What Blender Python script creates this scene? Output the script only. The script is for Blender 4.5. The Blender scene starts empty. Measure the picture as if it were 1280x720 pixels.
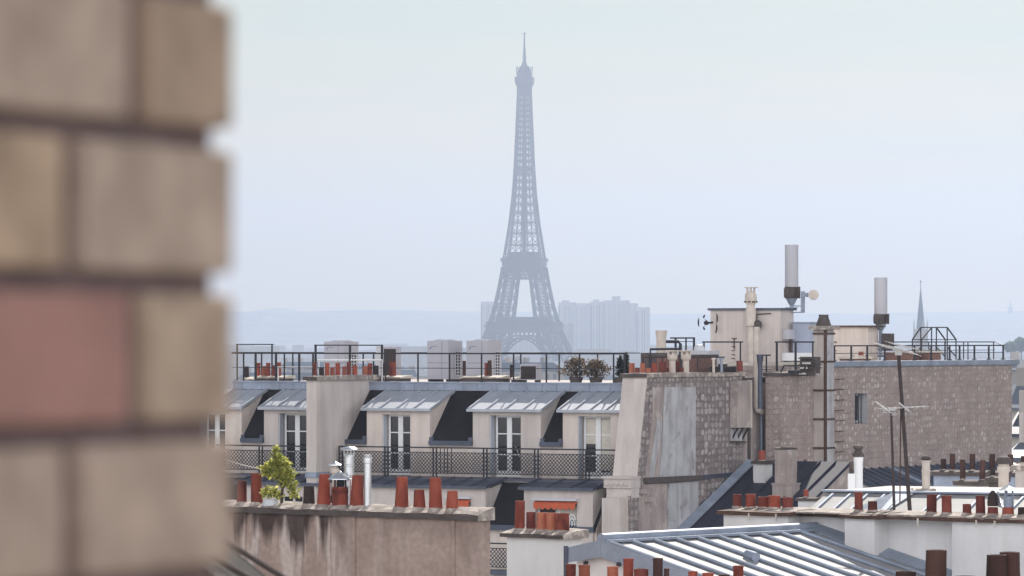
import bpy, math, random
from mathutils import Vector, noise as mnoise
R = math.radians
random.seed(7)
scene = bpy.context.scene
COL = scene.collection

# ------------------------------------------------------------------ camera, sky, sun, exposure
FPX, YH, CAMZ = 5600.0, 425.0, 45.0          # focal length in photo pixels, eye level row, eye height
cam_d = bpy.data.cameras.new('camera')
cam = bpy.data.objects.new('camera', cam_d); COL.objects.link(cam)
cam.location = (0, 0, CAMZ); cam.rotation_euler = (R(90), 0, 0)
cam_d.sensor_width = 36; cam_d.lens = FPX/1280*36
cam_d.shift_y = (YH-360)/1280
cam_d.clip_start = 0.1; cam_d.clip_end = 40000
cam_d.dof.use_dof = True; cam_d.dof.focus_distance = 140
cam_d.dof.aperture_fstop = 12.0
scene.camera = cam

SUN_EL, SUN_AZ = R(34), R(14)                # sun ahead of the camera, a little towards the right
FILL_GLOW = 36.0
w = bpy.data.worlds.new('World'); scene.world = w; w.use_nodes = True
nt = w.node_tree; bg = nt.nodes['Background']
sky = nt.nodes.new('ShaderNodeTexSky'); sky.sky_type = 'NISHITA'; sky.sun_disc = False
sky.sun_elevation = SUN_EL; sky.sun_rotation = SUN_AZ
sky.altitude = 100; sky.air_density = 1.35; sky.dust_density = 0.0; sky.ozone_density = 1.0
# faint high cloud streaks
tc = nt.nodes.new('ShaderNodeTexCoord'); mp = nt.nodes.new('ShaderNodeMapping')
mp.inputs['Scale'].default_value = (7, 7, 75)
nz = nt.nodes.new('ShaderNodeTexNoise'); nz.inputs['Scale'].default_value = 1.5; nz.inputs['Detail'].default_value = 5
nt.links.new(tc.outputs['Generated'], mp.inputs['Vector']); nt.links.new(mp.outputs['Vector'], nz.inputs['Vector'])
cr = nt.nodes.new('ShaderNodeMapRange'); cr.inputs[1].default_value = .34; cr.inputs[2].default_value = .70
cr.inputs[3].default_value = 0.20; cr.inputs[4].default_value = 1.0
nt.links.new(nz.outputs['Fac'], cr.inputs[0])
sx = nt.nodes.new('ShaderNodeSeparateXYZ'); nt.links.new(tc.outputs['Generated'], sx.inputs[0])
low = nt.nodes.new('ShaderNodeMapRange'); low.interpolation_type = 'SMOOTHSTEP'; nt.links.new(sx.outputs['Z'], low.inputs[0])
for i_, v_ in enumerate((.0, .085, 1.15, .25)): low.inputs[i_+1].default_value = v_
lm = nt.nodes.new('ShaderNodeMath'); lm.operation = 'MULTIPLY'; nt.links.new(cr.outputs[0], lm.inputs[0]); nt.links.new(low.outputs[0], lm.inputs[1])
mx = nt.nodes.new('ShaderNodeMixRGB'); mx.inputs['Color2'].default_value = (15.5, 11.8, 7.0, 1)
nt.links.new(lm.outputs[0], mx.inputs['Fac']); nt.links.new(sky.outputs['Color'], mx.inputs['Color1'])
# added fill glow in the unseen sky behind the camera, brightens shaded house fronts
def mrange(src, a, b, c, d):
    n = nt.nodes.new('ShaderNodeMapRange'); n.interpolation_type = 'SMOOTHSTEP'
    for i, v in enumerate((a, b, c, d)): n.inputs[i+1].default_value = v
    nt.links.new(src, n.inputs[0]); return n.outputs[0]
def wmul(a, b):
    n = nt.nodes.new('ShaderNodeMath'); n.operation = 'MULTIPLY'; nt.links.new(a, n.inputs[0]); nt.links.new(b, n.inputs[1]); return n.outputs[0]
cn = nt.nodes.new('ShaderNodeTexNoise'); cn.inputs['Scale'].default_value = 3.5; cn.inputs['Detail'].default_value = 4
nt.links.new(tc.outputs['Generated'], cn.inputs['Vector'])
fill_glow = wmul(wmul(mrange(sx.outputs['Y'], .15, -.45, 0, 1), mrange(sx.outputs['Z'], .80, .50, 0, 1)), mrange(cn.outputs['Fac'], .3, .55, .55, 1))
mb_ = nt.nodes.new('ShaderNodeMixRGB'); mb_.inputs['Color2'].default_value = (*[FILL_GLOW*k for k in (.97, .97, 1)], 1)
nt.links.new(fill_glow, mb_.inputs['Fac']); nt.links.new(mx.outputs['Color'], mb_.inputs['Color1'])
nt.links.new(mb_.outputs['Color'], bg.inputs['Color'])
bg.inputs['Strength'].default_value = 0.05
sd = bpy.data.lights.new('sun', 'SUN'); sd.energy = 5.0; sd.angle = R(0.6); sd.color = (1, .93, .84)
sun = bpy.data.objects.new('sun', sd); COL.objects.link(sun)
sdir = Vector((math.sin(SUN_AZ)*math.cos(SUN_EL), math.cos(SUN_AZ)*math.cos(SUN_EL), math.sin(SUN_EL)))
sun.rotation_euler = sdir.to_track_quat('Z', 'Y').to_euler(); sun.location = (100, 300, 400)
vs = scene.view_settings
scene.display_settings.display_device = 'sRGB'
vs.view_transform = 'Standard'; vs.look = 'None'; vs.gamma = 1; vs.use_curve_mapping = False
vs.exposure = 0.38
cy = scene.cycles
cy.use_denoising = True; cy.max_bounces = 6; cy.diffuse_bounces = 3; cy.glossy_bounces = 3
cy.volume_bounces = 0; cy.sample_clamp_indirect = 5
HAZE_DENSITY, HAZE_COLOR, HAZE_G = 0.00018, (.46, .565, .765), 0.5

# ------------------------------------------------------------------ frames: turn photo rows and columns at a chosen plane into metres
class Frame:
    def __init__(s, px, D, deg):
        s.th = R(deg); s.t = (math.cos(s.th), -math.sin(s.th)); s.b = (math.sin(s.th), math.cos(s.th))
        s.O = ((px-640)/FPX*D, D)
    def _ray(s, px, py): return ((px-640)/FPX, 1.0, -(py-YH)/FPX)
    def _loc(s, k, d):
        x, y = k*d[0]-s.O[0], k*d[1]-s.O[1]
        return (x*s.t[0]+y*s.t[1], x*s.b[0]+y*s.b[1], CAMZ+k*d[2])
    def v(s, px, py, v):                     # on the plane v = const
        d = s._ray(px, py); k = (v+s.O[0]*s.b[0]+s.O[1]*s.b[1])/(d[0]*s.b[0]+d[1]*s.b[1]); return s._loc(k, d)
    def u(s, px, py, u):                     # on the plane u = const
        d = s._ray(px, py); k = (u+s.O[0]*s.t[0]+s.O[1]*s.t[1])/(d[0]*s.t[0]+d[1]*s.t[1]); return s._loc(k, d)
    def slope(s, px, py, v0, z0, m):         # on the plane z = z0+(v-v0)*m
        d = s._ray(px, py); bo = s.O[0]*s.b[0]+s.O[1]*s.b[1]; db = d[0]*s.b[0]+d[1]*s.b[1]
        k = (z0-(bo+v0)*m-CAMZ)/(d[2]-db*m); return s._loc(k, d)
    def world(s, p):
        return (s.O[0]+p[0]*s.t[0]+p[1]*s.b[0], s.O[1]+p[0]*s.t[1]+p[1]*s.b[1], p[2])
    def ppm(s, px, v): # photo pixels per metre there
        p = s.world(s.v(px, YH, v)); return FPX/p[1]
WORLD = Frame(640, 0, 0)

class MB:
    def __init__(s): s.V = []; s.F = []; s.M = []; s.cm = 0
    def add(s, vs_, fs):
        n = len(s.V); s.V += [tuple(p) for p in vs_]
        for f in fs: s.F.append(tuple(i+n for i in f)); s.M.append(s.cm)
        return s
    def box(s, u0, u1, v0, v1, z0, z1):
        if u0 > u1: u0, u1 = u1, u0
        if v0 > v1: v0, v1 = v1, v0
        if z0 > z1: z0, z1 = z1, z0
        return s.add([(u0,v0,z0),(u1,v0,z0),(u1,v1,z0),(u0,v1,z0),(u0,v0,z1),(u1,v0,z1),(u1,v1,z1),(u0,v1,z1)],
                     [(3,2,1,0),(4,5,6,7),(0,1,5,4),(1,2,6,5),(2,3,7,6),(3,0,4,7)])
    def hexa(s, p): # 8 corners ordered like box
        return s.add(p, [(3,2,1,0),(4,5,6,7),(0,1,5,4),(1,2,6,5),(2,3,7,6),(3,0,4,7)])
    def prof_u(s, prof, u0, u1):             # polygon in (v, z) swept along u
        n = len(prof); vs_ = [(u0,a,b) for a,b in prof]+[(u1,a,b) for a,b in prof]
        fs = [tuple(range(n))[::-1], tuple(range(n,2*n))]+[(i,(i+1)%n,n+(i+1)%n,n+i) for i in range(n)]
        return s.add(vs_, fs)
    def prof_v(s, prof, v0, v1):             # polygon in (u, z) swept along v
        n = len(prof); vs_ = [(a,v0,b) for a,b in prof]+[(a,v1,b) for a,b in prof]
        fs = [tuple(range(n)), tuple(range(n,2*n))[::-1]]+[(i,n+i,n+(i+1)%n,(i+1)%n) for i in range(n)]
        return s.add(vs_, fs)
    def bar(s, a, b, w, h=None):             # square bar between two points
        a, b = Vector(a), Vector(b); d = (b-a)
        if d.length < 1e-6: return s
        d.normalize(); h = h or w
        up = Vector((0,0,1)) if abs(d.z) < .95 else Vector((0,1,0))
        x = d.cross(up).normalized(); y = x.cross(d).normalized()
        x *= w/2; y *= h/2
        q = [a-x-y, a+x-y, a+x+y, a-x+y, b-x-y, b+x-y, b+x+y, b-x+y]
        return s.add(q, [(3,2,1,0),(4,5,6,7),(0,1,5,4),(1,2,6,5),(2,3,7,6),(3,0,4,7)])
    def tube(s, pts, r, n=10, cap=True):
        pts = [Vector(p) for p in pts]; rings = []
        for i, p in enumerate(pts):
            d = (pts[min(i+1,len(pts)-1)]-pts[max(i-1,0)]).normalized()
            up = Vector((0,0,1)) if abs(d.z) < .95 else Vector((0,1,0))
            x = d.cross(up).normalized(); y = x.cross(d).normalized()
            rr = r[i] if isinstance(r, (list,tuple)) else r
            rings.append([p+x*rr*math.cos(2*math.pi*k/n)+y*rr*math.sin(2*math.pi*k/n) for k in range(n)])
        vs_ = [q for g in rings for q in g]; fs = []
        for i in range(len(pts)-1):
            for k in range(n): fs.append((i*n+k, i*n+(k+1)%n, (i+1)*n+(k+1)%n, (i+1)*n+k))
        if cap: fs += [tuple(range(n))[::-1], tuple(range((len(pts)-1)*n, len(pts)*n))]
        return s.add(vs_, fs)
    def lathe(s, c, prof, n=14, lean=(0,0), closed=False, dent=0):
        vs_, fs = [], []; z0 = prof[0][1]
        ph = random.random()*6
        for r, z in prof:
            for k in range(n):
                a = 2*math.pi*k/n; rr = r*(1+dent*math.sin(2*a+ph+z*3))
                vs_.append((c[0]+rr*math.cos(a)+lean[0]*(z-z0), c[1]+rr*math.sin(a)+lean[1]*(z-z0), c[2]+z))
        m = len(prof)
        for i in range(m-1):
            for k in range(n): fs.append((i*n+k, i*n+(k+1)%n, (i+1)*n+(k+1)%n, (i+1)*n+k))
        if closed: fs += [tuple(range(n))[::-1], tuple(range((m-1)*n, m*n))]
        return s.add(vs_, fs)
    def leaf(s, p, size, flat=.5):
        a = random.uniform(0, 6.28); e = random.uniform(-.9, 1.1)
        d = Vector((math.cos(a)*math.cos(e), math.sin(a)*math.cos(e), math.sin(e)))
        q = Vector((-math.sin(a), math.cos(a), random.uniform(-.6,.6))).normalized()
        p = Vector(p); L = size*random.uniform(.7,1.3); W = L*flat*.5
        n_ = d.cross(q).normalized()*L*.12
        return s.add([p, p+d*L*.5+q*W+n_, p+d*L, p+d*L*.5-q*W+n_, p+d*L*.5], [(0,1,4),(1,2,4),(2,3,4),(3,0,4)])

BASES = {}
def finish(ob, label=None, cat=None, group=None, kind=None):
    if label: ob['label'] = label
    if cat: ob['category'] = cat
    if group: ob['group'] = group
    if kind: ob['kind'] = kind
    return ob
def make_mesh(name, mb, mats, base, smooth):
    me = bpy.data.meshes.new(name)
    me.from_pydata([(p[0]-base[0], p[1]-base[1], p[2]-base[2]) for p in mb.V], [], mb.F)
    ml = list(mats) if isinstance(mats, (list,tuple)) else [mats]
    if any(mb.M) and len(ml) == 1: ml.append({caplight: capmat, rusty: rusty}.get(ml[0], capmat if 'cotta' in ml[0].name or 'clay' in ml[0].name else capdark))
    for m in ml: me.materials.append(m)
    if any(mb.M): me.polygons.foreach_set('material_index', mb.M)
    if smooth:
        me.polygons.foreach_set('use_smooth', [True]*len(me.polygons)); me.set_sharp_from_angle(angle=R(38))
    me.update(); return me
def thing(name, label, cat, fr, base, group=None):
    o = bpy.data.objects.new(name, None); COL.objects.link(o); o.empty_display_size = .3
    o.location = fr.world(base); o.rotation_euler = (0,0,-fr.th); BASES[o] = base
    return finish(o, label, cat, group)
def part(name, mb, mats, parent, smooth=False, label=None, kind=None):
    base = BASES[parent]; ob = bpy.data.objects.new(name, make_mesh(name, mb, mats, base, smooth)); COL.objects.link(ob)
    ob.parent = parent; BASES[ob] = base
    return finish(ob, label, kind=kind)
def single(name, mb, mats, label, cat, fr=WORLD, base=(0,0,0), group=None, kind=None, smooth=False):
    ob = bpy.data.objects.new(name, make_mesh(name, mb, mats, base, smooth)); COL.objects.link(ob)
    ob.location = fr.world(base); ob.rotation_euler = (0,0,-fr.th); BASES[ob] = base
    return finish(ob, label, cat, group, kind)

# ------------------------------------------------------------------ materials
def newmat(name):
    m = bpy.data.materials.new(name); m.use_nodes = True
    return m, m.node_tree, m.node_tree.nodes['Principled BSDF']
def node(t, kind, **kw):
    n = t.nodes.new(kind)
    for k, v in kw.items(): setattr(n, k, v)
    return n
def ramp(t, src, stops):
    r = node(t, 'ShaderNodeValToRGB'); e = r.color_ramp.elements
    while len(e) < len(stops): e.new(.5)
    for i, (p, c) in enumerate(stops): e[i].position = p; e[i].color = (*c, 1)
    t.links.new(src, r.inputs['Fac']); return r.outputs['Color']
def noisy(t, scale, detail=5, stretch=(1,1,1), dist=0.0):
    tc = node(t, 'ShaderNodeTexCoord'); mp = node(t, 'ShaderNodeMapping'); mp.inputs['Scale'].default_value = stretch
    n = node(t, 'ShaderNodeTexNoise'); n.inputs['Scale'].default_value = scale; n.inputs['Detail'].default_value = detail
    n.inputs['Distortion'].default_value = dist
    t.links.new(tc.outputs['Object'], mp.inputs['Vector']); t.links.new(mp.outputs['Vector'], n.inputs['Vector'])
    return n.outputs['Fac']
def mul(t, a, b, fac=1.0, mode='MULTIPLY'):
    m = node(t, 'ShaderNodeMixRGB', blend_type=mode); m.inputs['Fac'].default_value = fac
    for s, i in ((a,'Color1'),(b,'Color2')):
        if hasattr(s, 'links'): t.links.new(s, m.inputs[i])
        else: m.inputs[i].default_value = (*s, 1)
    return m.outputs['Color']
def sc(c, k): return tuple(min(1, x*k) for x in c)
def surf(name, col, rough=.85, metal=0, var=.18, scale=1.5, streak=.0, bump=.15, bscale=25, objvar=0.0, streak_col=None, spec=.3, patches=None):
    m, t, p = newmat(name)
    c = ramp(t, noisy(t, scale, 6), [(.3, sc(col, 1-var)), (.7, sc(col, 1+var*.7))])
    f2 = ramp(t, noisy(t, scale*9, 4), [(.3, (1-var*.5,)*3), (.7, (1.0,)*3)])
    c = mul(t, c, f2)
    if streak:
        s_ = ramp(t, noisy(t, 2.2, 4, (1.6,1.6,.14), .3), [(.42, (1,1,1)), (.68, streak_col or (.45,.40,.38))])
        c = mul(t, c, s_, streak)
    if patches:
        pc, lo, hi, ps = patches
        m2 = node(t, 'ShaderNodeMixRGB'); f = ramp(t, noisy(t, ps, 5, (1,1,1), .6), [(lo,(0,0,0)),(hi,(1,1,1))])
        t.links.new(f, m2.inputs['Fac']); t.links.new(c, m2.inputs['Color1']); m2.inputs['Color2'].default_value = (*pc,1)
        c = m2.outputs['Color']
    if objvar:
        oi = node(t, 'ShaderNodeObjectInfo')
        v = ramp(t, oi.outputs['Random'], [(0,(1-objvar,)*3),(1,(1+objvar*.4,)*3)])
        c = mul(t, c, v)
    t.links.new(c, p.inputs['Base Color'])
    p.inputs['Roughness'].default_value = rough; p.inputs['Metallic'].default_value = metal
    p.inputs['Specular IOR Level'].default_value = spec
    if bump:
        b = node(t, 'ShaderNodeBump'); b.inputs['Strength'].default_value = bump; b.inputs['Distance'].default_value = .02
        t.links.new(noisy(t, bscale, 4), b.inputs['Height']); t.links.new(b.outputs['Normal'], p.inputs['Normal'])
    return m
cream = surf('cream_plaster', (.70,.615,.56), var=.10, scale=.9, streak=.22)
cream2 = surf('pale_cream_plaster', (.60,.54,.51), var=.10, scale=.7, streak=.25)
white = surf('white_plaster', (.71,.70,.70), var=.07, scale=.8, streak=.16, streak_col=(.62,.56,.50))
greyplaster = surf('grey_plaster', (.52,.47,.44), var=.12, scale=1.1, streak=.3)
cement = surf('grey_cement', (.50,.50,.52), var=.18, scale=1.3, streak=.45, patches=((.30,.28,.28),.58,.70,1.6))
cementp = surf('pink_cement', (.42,.355,.335), var=.2, scale=1.0, streak=.4, patches=((.5,.45,.42),.56,.66,1.2))
capmat = surf('mortar_cap', (.34,.29,.26), var=.3, scale=2.5, bump=.4, patches=((.52,.46,.41),.52,.62,5))
capdark = surf('soot_shade_cap', (.10,.08,.075), var=.3, scale=3, bump=.3)
caplight = surf('lime_cap', (.62,.57,.50), var=.2, scale=3, bump=.4)
stainw = None
zinc = surf('zinc_sheet', (.46,.485,.54), rough=.56, metal=.42, var=.12, scale=.5, streak=.15, streak_col=(.7,.72,.76), bump=.10, bscale=3, spec=.5)
zincl = surf('dull_zinc_flashing', (.31,.355,.44), rough=.6, metal=.3, var=.2, scale=1.6, bump=.2, bscale=6)
palezinc = surf('pale_weathered_zinc', (.33,.33,.335), rough=.68, metal=.10, var=.16, scale=.9, streak=.35, streak_col=(.75,.75,.78), bump=.1, bscale=3)
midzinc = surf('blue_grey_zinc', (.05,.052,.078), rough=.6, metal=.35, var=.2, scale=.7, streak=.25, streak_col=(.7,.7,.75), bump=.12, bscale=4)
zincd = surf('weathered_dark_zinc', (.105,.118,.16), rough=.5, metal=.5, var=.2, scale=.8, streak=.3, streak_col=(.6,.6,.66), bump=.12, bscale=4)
slate = surf('dark_slate', (.018,.0155,.018), spec=.12, rough=.9, var=.25, scale=1.4, bump=.15, bscale=8)
iron = surf('black_iron', (.028,.026,.033), rough=.55, var=.2, scale=5, bump=0)
rusty = surf('rusty_iron', (.10,.055,.04), rough=.8, var=.35, scale=6, bump=.2)
steel = surf('galvanised_steel', (.68,.70,.72), rough=.32, metal=.9, var=.1, scale=4, bump=.05)
palemetal = surf('pale_painted_metal', (.55,.56,.60), rough=.5, var=.05, scale=2, bump=0)
acmat = surf('air_conditioner_paint', (.42,.42,.47), rough=.45, var=.05, scale=1.5, bump=0)
darkgrille = surf('dark_grille', (.035,.028,.03), rough=.6, var=.2, scale=8, bump=0)
whitepaint = surf('white_paint', (.78,.79,.80), rough=.4, var=.04, scale=3, bump=0)
ceramic = surf('pale_ceramic', (.60,.53,.47), rough=.7, var=.14, scale=4, bump=.1)
greyant = surf('grey_radome', (.46,.46,.50), rough=.5, var=.05, scale=.8, bump=0)
blueboard = surf('blue_grey_cabinet', (.36,.40,.50), rough=.5, var=.06, scale=1, bump=0)
awning = surf('red_awning_cloth', (.52,.11,.05), rough=.9, var=.1, scale=4, bump=0)
wood = surf('grey_board', (.50,.53,.58), rough=.6, var=.08, scale=3, bump=0)
glass, gt, gp = newmat('window_glass')
gp.inputs['Base Color'].default_value = (.012,.010,.012,1); gp.inputs['Roughness'].default_value = .06
curtain = surf('curtain_cloth', (.62,.57,.50), var=.1, scale=6, bump=0)
bluemark = surf('blue_mark', (.02,.06,.22), rough=.4, var=.0, bump=0)
def pot_mat(name, a, b, soot):
    m, t, p = newmat(name)
    c = ramp(t, noisy(t, 3.0, 6, (1,1,.6)), [(.28, a), (.72, b)])
    oi = node(t, 'ShaderNodeObjectInfo')
    c = mul(t, c, ramp(t, oi.outputs['Random'], [(0,(.55,.5,.5)),(.35,(.85,.8,.8)),(1,(1.15,1.1,1.05))]))
    s_ = ramp(t, noisy(t, 1.4, 5, (2,2,.9), .8), [(.50,(1,1,1)),(.72,(soot,soot*.9,soot*.9))])
    c = mul(t, c, s_, .9)
    t.links.new(c, p.inputs['Base Color']); p.inputs['Roughness'].default_value = .8
    p.inputs['Specular IOR Level'].default_value = .3
    b_ = node(t, 'ShaderNodeBump'); b_.inputs['Strength'].default_value = .3; b_.inputs['Distance'].default_value = .01
    t.links.new(noisy(t, 18, 4), b_.inputs['Height']); t.links.new(b_.outputs['Normal'], p.inputs['Normal'])
    return m
terra = pot_mat('terracotta', (.24,.052,.033), (.38,.098,.058), .3)
terrad = pot_mat('dark_red_terracotta', (.13,.032,.026), (.22,.055,.040), .3)
brownpot = pot_mat('brown_clay', (.050,.026,.022), (.095,.046,.036), .5)
blackpot = pot_mat('sooted_clay', (.030,.022,.022), (.05,.034,.032), .7)
orange = pot_mat('orange_clay', (.33,.10,.06), (.46,.17,.10), .5)

def stone_mat(name, mortar, pale, tint, bw=.30, bh=.225, amount=.5):
    m, t, p = newmat(name)
    tc = node(t, 'ShaderNodeTexCoord'); sp = node(t, 'ShaderNodeSeparateXYZ'); t.links.new(tc.outputs['Object'], sp.inputs[0])
    ad = node(t, 'ShaderNodeMath', operation='ADD'); t.links.new(sp.outputs['X'], ad.inputs[0]); t.links.new(sp.outputs['Y'], ad.inputs[1])
    cb = node(t, 'ShaderNodeCombineXYZ'); t.links.new(ad.outputs[0], cb.inputs['X']); t.links.new(sp.outputs['Z'], cb.inputs['Y'])
    n = node(t, 'ShaderNodeTexNoise'); n.inputs['Scale'].default_value = 3.2; n.inputs['Detail'].default_value = 3
    t.links.new(cb.outputs[0], n.inputs['Vector'])
    sub = node(t, 'ShaderNodeVectorMath', operation='MULTIPLY_ADD'); t.links.new(n.outputs['Color'], sub.inputs[0])
    sub.inputs[1].default_value = (.34,.16,0); t.links.new(cb.outputs[0], sub.inputs[2])
    br = node(t, 'ShaderNodeTexBrick'); t.links.new(sub.outputs[0], br.inputs['Vector'])
    br.inputs['Scale'].default_value = 1; br.inputs['Brick Width'].default_value = bw; br.inputs['Row Height'].default_value = bh
    br.inputs['Mortar Size'].default_value = .045; br.inputs['Mortar Smooth'].default_value = .5; br.inputs['Bias'].default_value = 0
    br.inputs['Color1'].default_value = (0,0,0,1); br.inputs['Color2'].default_value = (1,1,1,1); br.inputs['Mortar'].default_value = (.5,.5,.5,1)
    br.offset_frequency = 2; br.squash = .75; br.squash_frequency = 3
    stone = ramp(t, br.outputs['Color'], [(0, tint), (.45, sc(tint, 1.15)), (1-amount*.55, sc(pale,.75)), (1, pale)])
    fac = node(t, 'ShaderNodeMixRGB'); t.links.new(br.outputs['Fac'], fac.inputs['Fac'])
    t.links.new(stone, fac.inputs['Color1']); fac.inputs['Color2'].default_value = (*mortar,1)
    cov = ramp(t, noisy(t, .55, 4), [(.38,(0,0,0)),(.62,(.75,.75,.75))])       # rendering that half covers the stones
    m2 = node(t, 'ShaderNodeMixRGB'); t.links.new(cov, m2.inputs['Fac']); t.links.new(fac.outputs[0], m2.inputs['Color1'])
    m2.inputs['Color2'].default_value = (*sc(mortar,1.08),1)
    c = mul(t, m2.outputs[0], ramp(t, noisy(t, 7, 5), [(.3,(.78,.78,.78)),(.7,(1.05,1.05,1.05))]))
    t.links.new(c, p.inputs['Base Color']); p.inputs['Roughness'].default_value = .92; p.inputs['Specular IOR Level'].default_value = .2
    b = node(t, 'ShaderNodeBump', invert=True); b.inputs['Strength'].default_value = .5; b.inputs['Distance'].default_value = .03
    t.links.new(br.outputs['Fac'], b.inputs['Height']); t.links.new(b.outputs['Normal'], p.inputs['Normal'])
    return m
def rubble_mat(name, mortar, mid, pale, cell=(.26,.22), pale_from=.7, size=.40, cover=.5):
    """rounded stones of uneven size laid in rough courses in wide mortar"""
    m, t, p = newmat(name)
    tc = node(t, 'ShaderNodeTexCoord'); sp = node(t, 'ShaderNodeSeparateXYZ'); t.links.new(tc.outputs['Object'], sp.inputs[0])
    ad = node(t, 'ShaderNodeMath', operation='ADD'); t.links.new(sp.outputs['X'], ad.inputs[0]); t.links.new(sp.outputs['Y'], ad.inputs[1])
    cb = node(t, 'ShaderNodeCombineXYZ'); t.links.new(ad.outputs[0], cb.inputs['X']); t.links.new(sp.outputs['Z'], cb.inputs['Y'])
    n = node(t, 'ShaderNodeTexNoise'); n.inputs['Scale'].default_value = 4.5; n.inputs['Detail'].default_value = 3
    t.links.new(cb.outputs[0], n.inputs['Vector'])
    sub = node(t, 'ShaderNodeVectorMath', operation='MULTIPLY_ADD'); t.links.new(n.outputs['Color'], sub.inputs[0])
    sub.inputs[1].default_value = (.16,.10,0); t.links.new(cb.outputs[0], sub.inputs[2])
    scl = node(t, 'ShaderNodeVectorMath', operation='DIVIDE'); t.links.new(sub.outputs[0], scl.inputs[0]); scl.inputs[1].default_value = (cell[0],cell[1],1)
    vo = node(t, 'ShaderNodeTexVoronoi', voronoi_dimensions='2D', distance='MINKOWSKI'); vo.inputs['Scale'].default_value = 1; vo.inputs['Randomness'].default_value = .42
    vo.inputs['Exponent'].default_value = 3.2
    t.links.new(scl.outputs[0], vo.inputs['Vector'])
    sc3 = node(t, 'ShaderNodeSeparateColor'); t.links.new(vo.outputs['Color'], sc3.inputs[0])
    # stone radius differs from stone to stone
    rad = node(t, 'ShaderNodeMath', operation='MULTIPLY_ADD'); t.links.new(sc3.outputs['Green'], rad.inputs[0]); rad.inputs[1].default_value = .26; rad.inputs[2].default_value = size-.15
    df = node(t, 'ShaderNodeMath', operation='SUBTRACT'); t.links.new(rad.outputs[0], df.inputs[0]); t.links.new(vo.outputs['Distance'], df.inputs[1])
    msk = node(t, 'ShaderNodeMapRange', interpolation_type='SMOOTHSTEP'); t.links.new(df.outputs[0], msk.inputs[0]); msk.inputs[1].default_value = -.05; msk.inputs[2].default_value = .07
    stone = ramp(t, sc3.outputs['Red'], [(0, sc(mortar,1.02)), (pale_from*.55, mid), (pale_from, sc(pale,.82)), (1, pale)])
    mott = ramp(t, noisy(t, 1.3, 5), [(.35,sc(mortar,.86)),(.65,sc(mortar,1.12))])
    mx_ = node(t, 'ShaderNodeMixRGB'); t.links.new(msk.outputs[0], mx_.inputs['Fac']); t.links.new(mott, mx_.inputs['Color1']); t.links.new(stone, mx_.inputs['Color2'])
    cov = ramp(t, noisy(t, .7, 5), [(.42,(0,0,0)),(.66,(cover,)*3)])
    m2 = node(t, 'ShaderNodeMixRGB'); t.links.new(cov, m2.inputs['Fac']); t.links.new(mx_.outputs[0], m2.inputs['Color1']); t.links.new(mott, m2.inputs['Color2'])
    c = mul(t, m2.outputs[0], ramp(t, noisy(t, 9, 5), [(.3,(.80,.80,.80)),(.7,(1.05,1.05,1.05))]))
    t.links.new(c, p.inputs['Base Color']); p.inputs['Roughness'].default_value = .92; p.inputs['Specular IOR Level'].default_value = .2
    b = node(t, 'ShaderNodeBump'); b.inputs['Strength'].default_value = .6; b.inputs['Distance'].default_value = .04
    t.links.new(msk.outputs[0], b.inputs['Height']); t.links.new(b.outputs['Normal'], p.inputs['Normal'])
    return m
stoneA = rubble_mat('rubble_stone', (.235,.195,.19), (.335,.29,.28), (.475,.43,.41), cell=(.28,.245), pale_from=.52, size=.40, cover=.45)
stoneB = rubble_mat('mauve_rubble_stone', (.37,.30,.278), (.385,.315,.29), (.60,.53,.495), cell=(.25,.225), pale_from=.74, size=.345, cover=.75)
brickred = stone_mat('red_brickwork', (.20,.12,.10), (.40,.15,.09), (.33,.10,.06), bw=.22, bh=.08, amount=.3)

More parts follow.
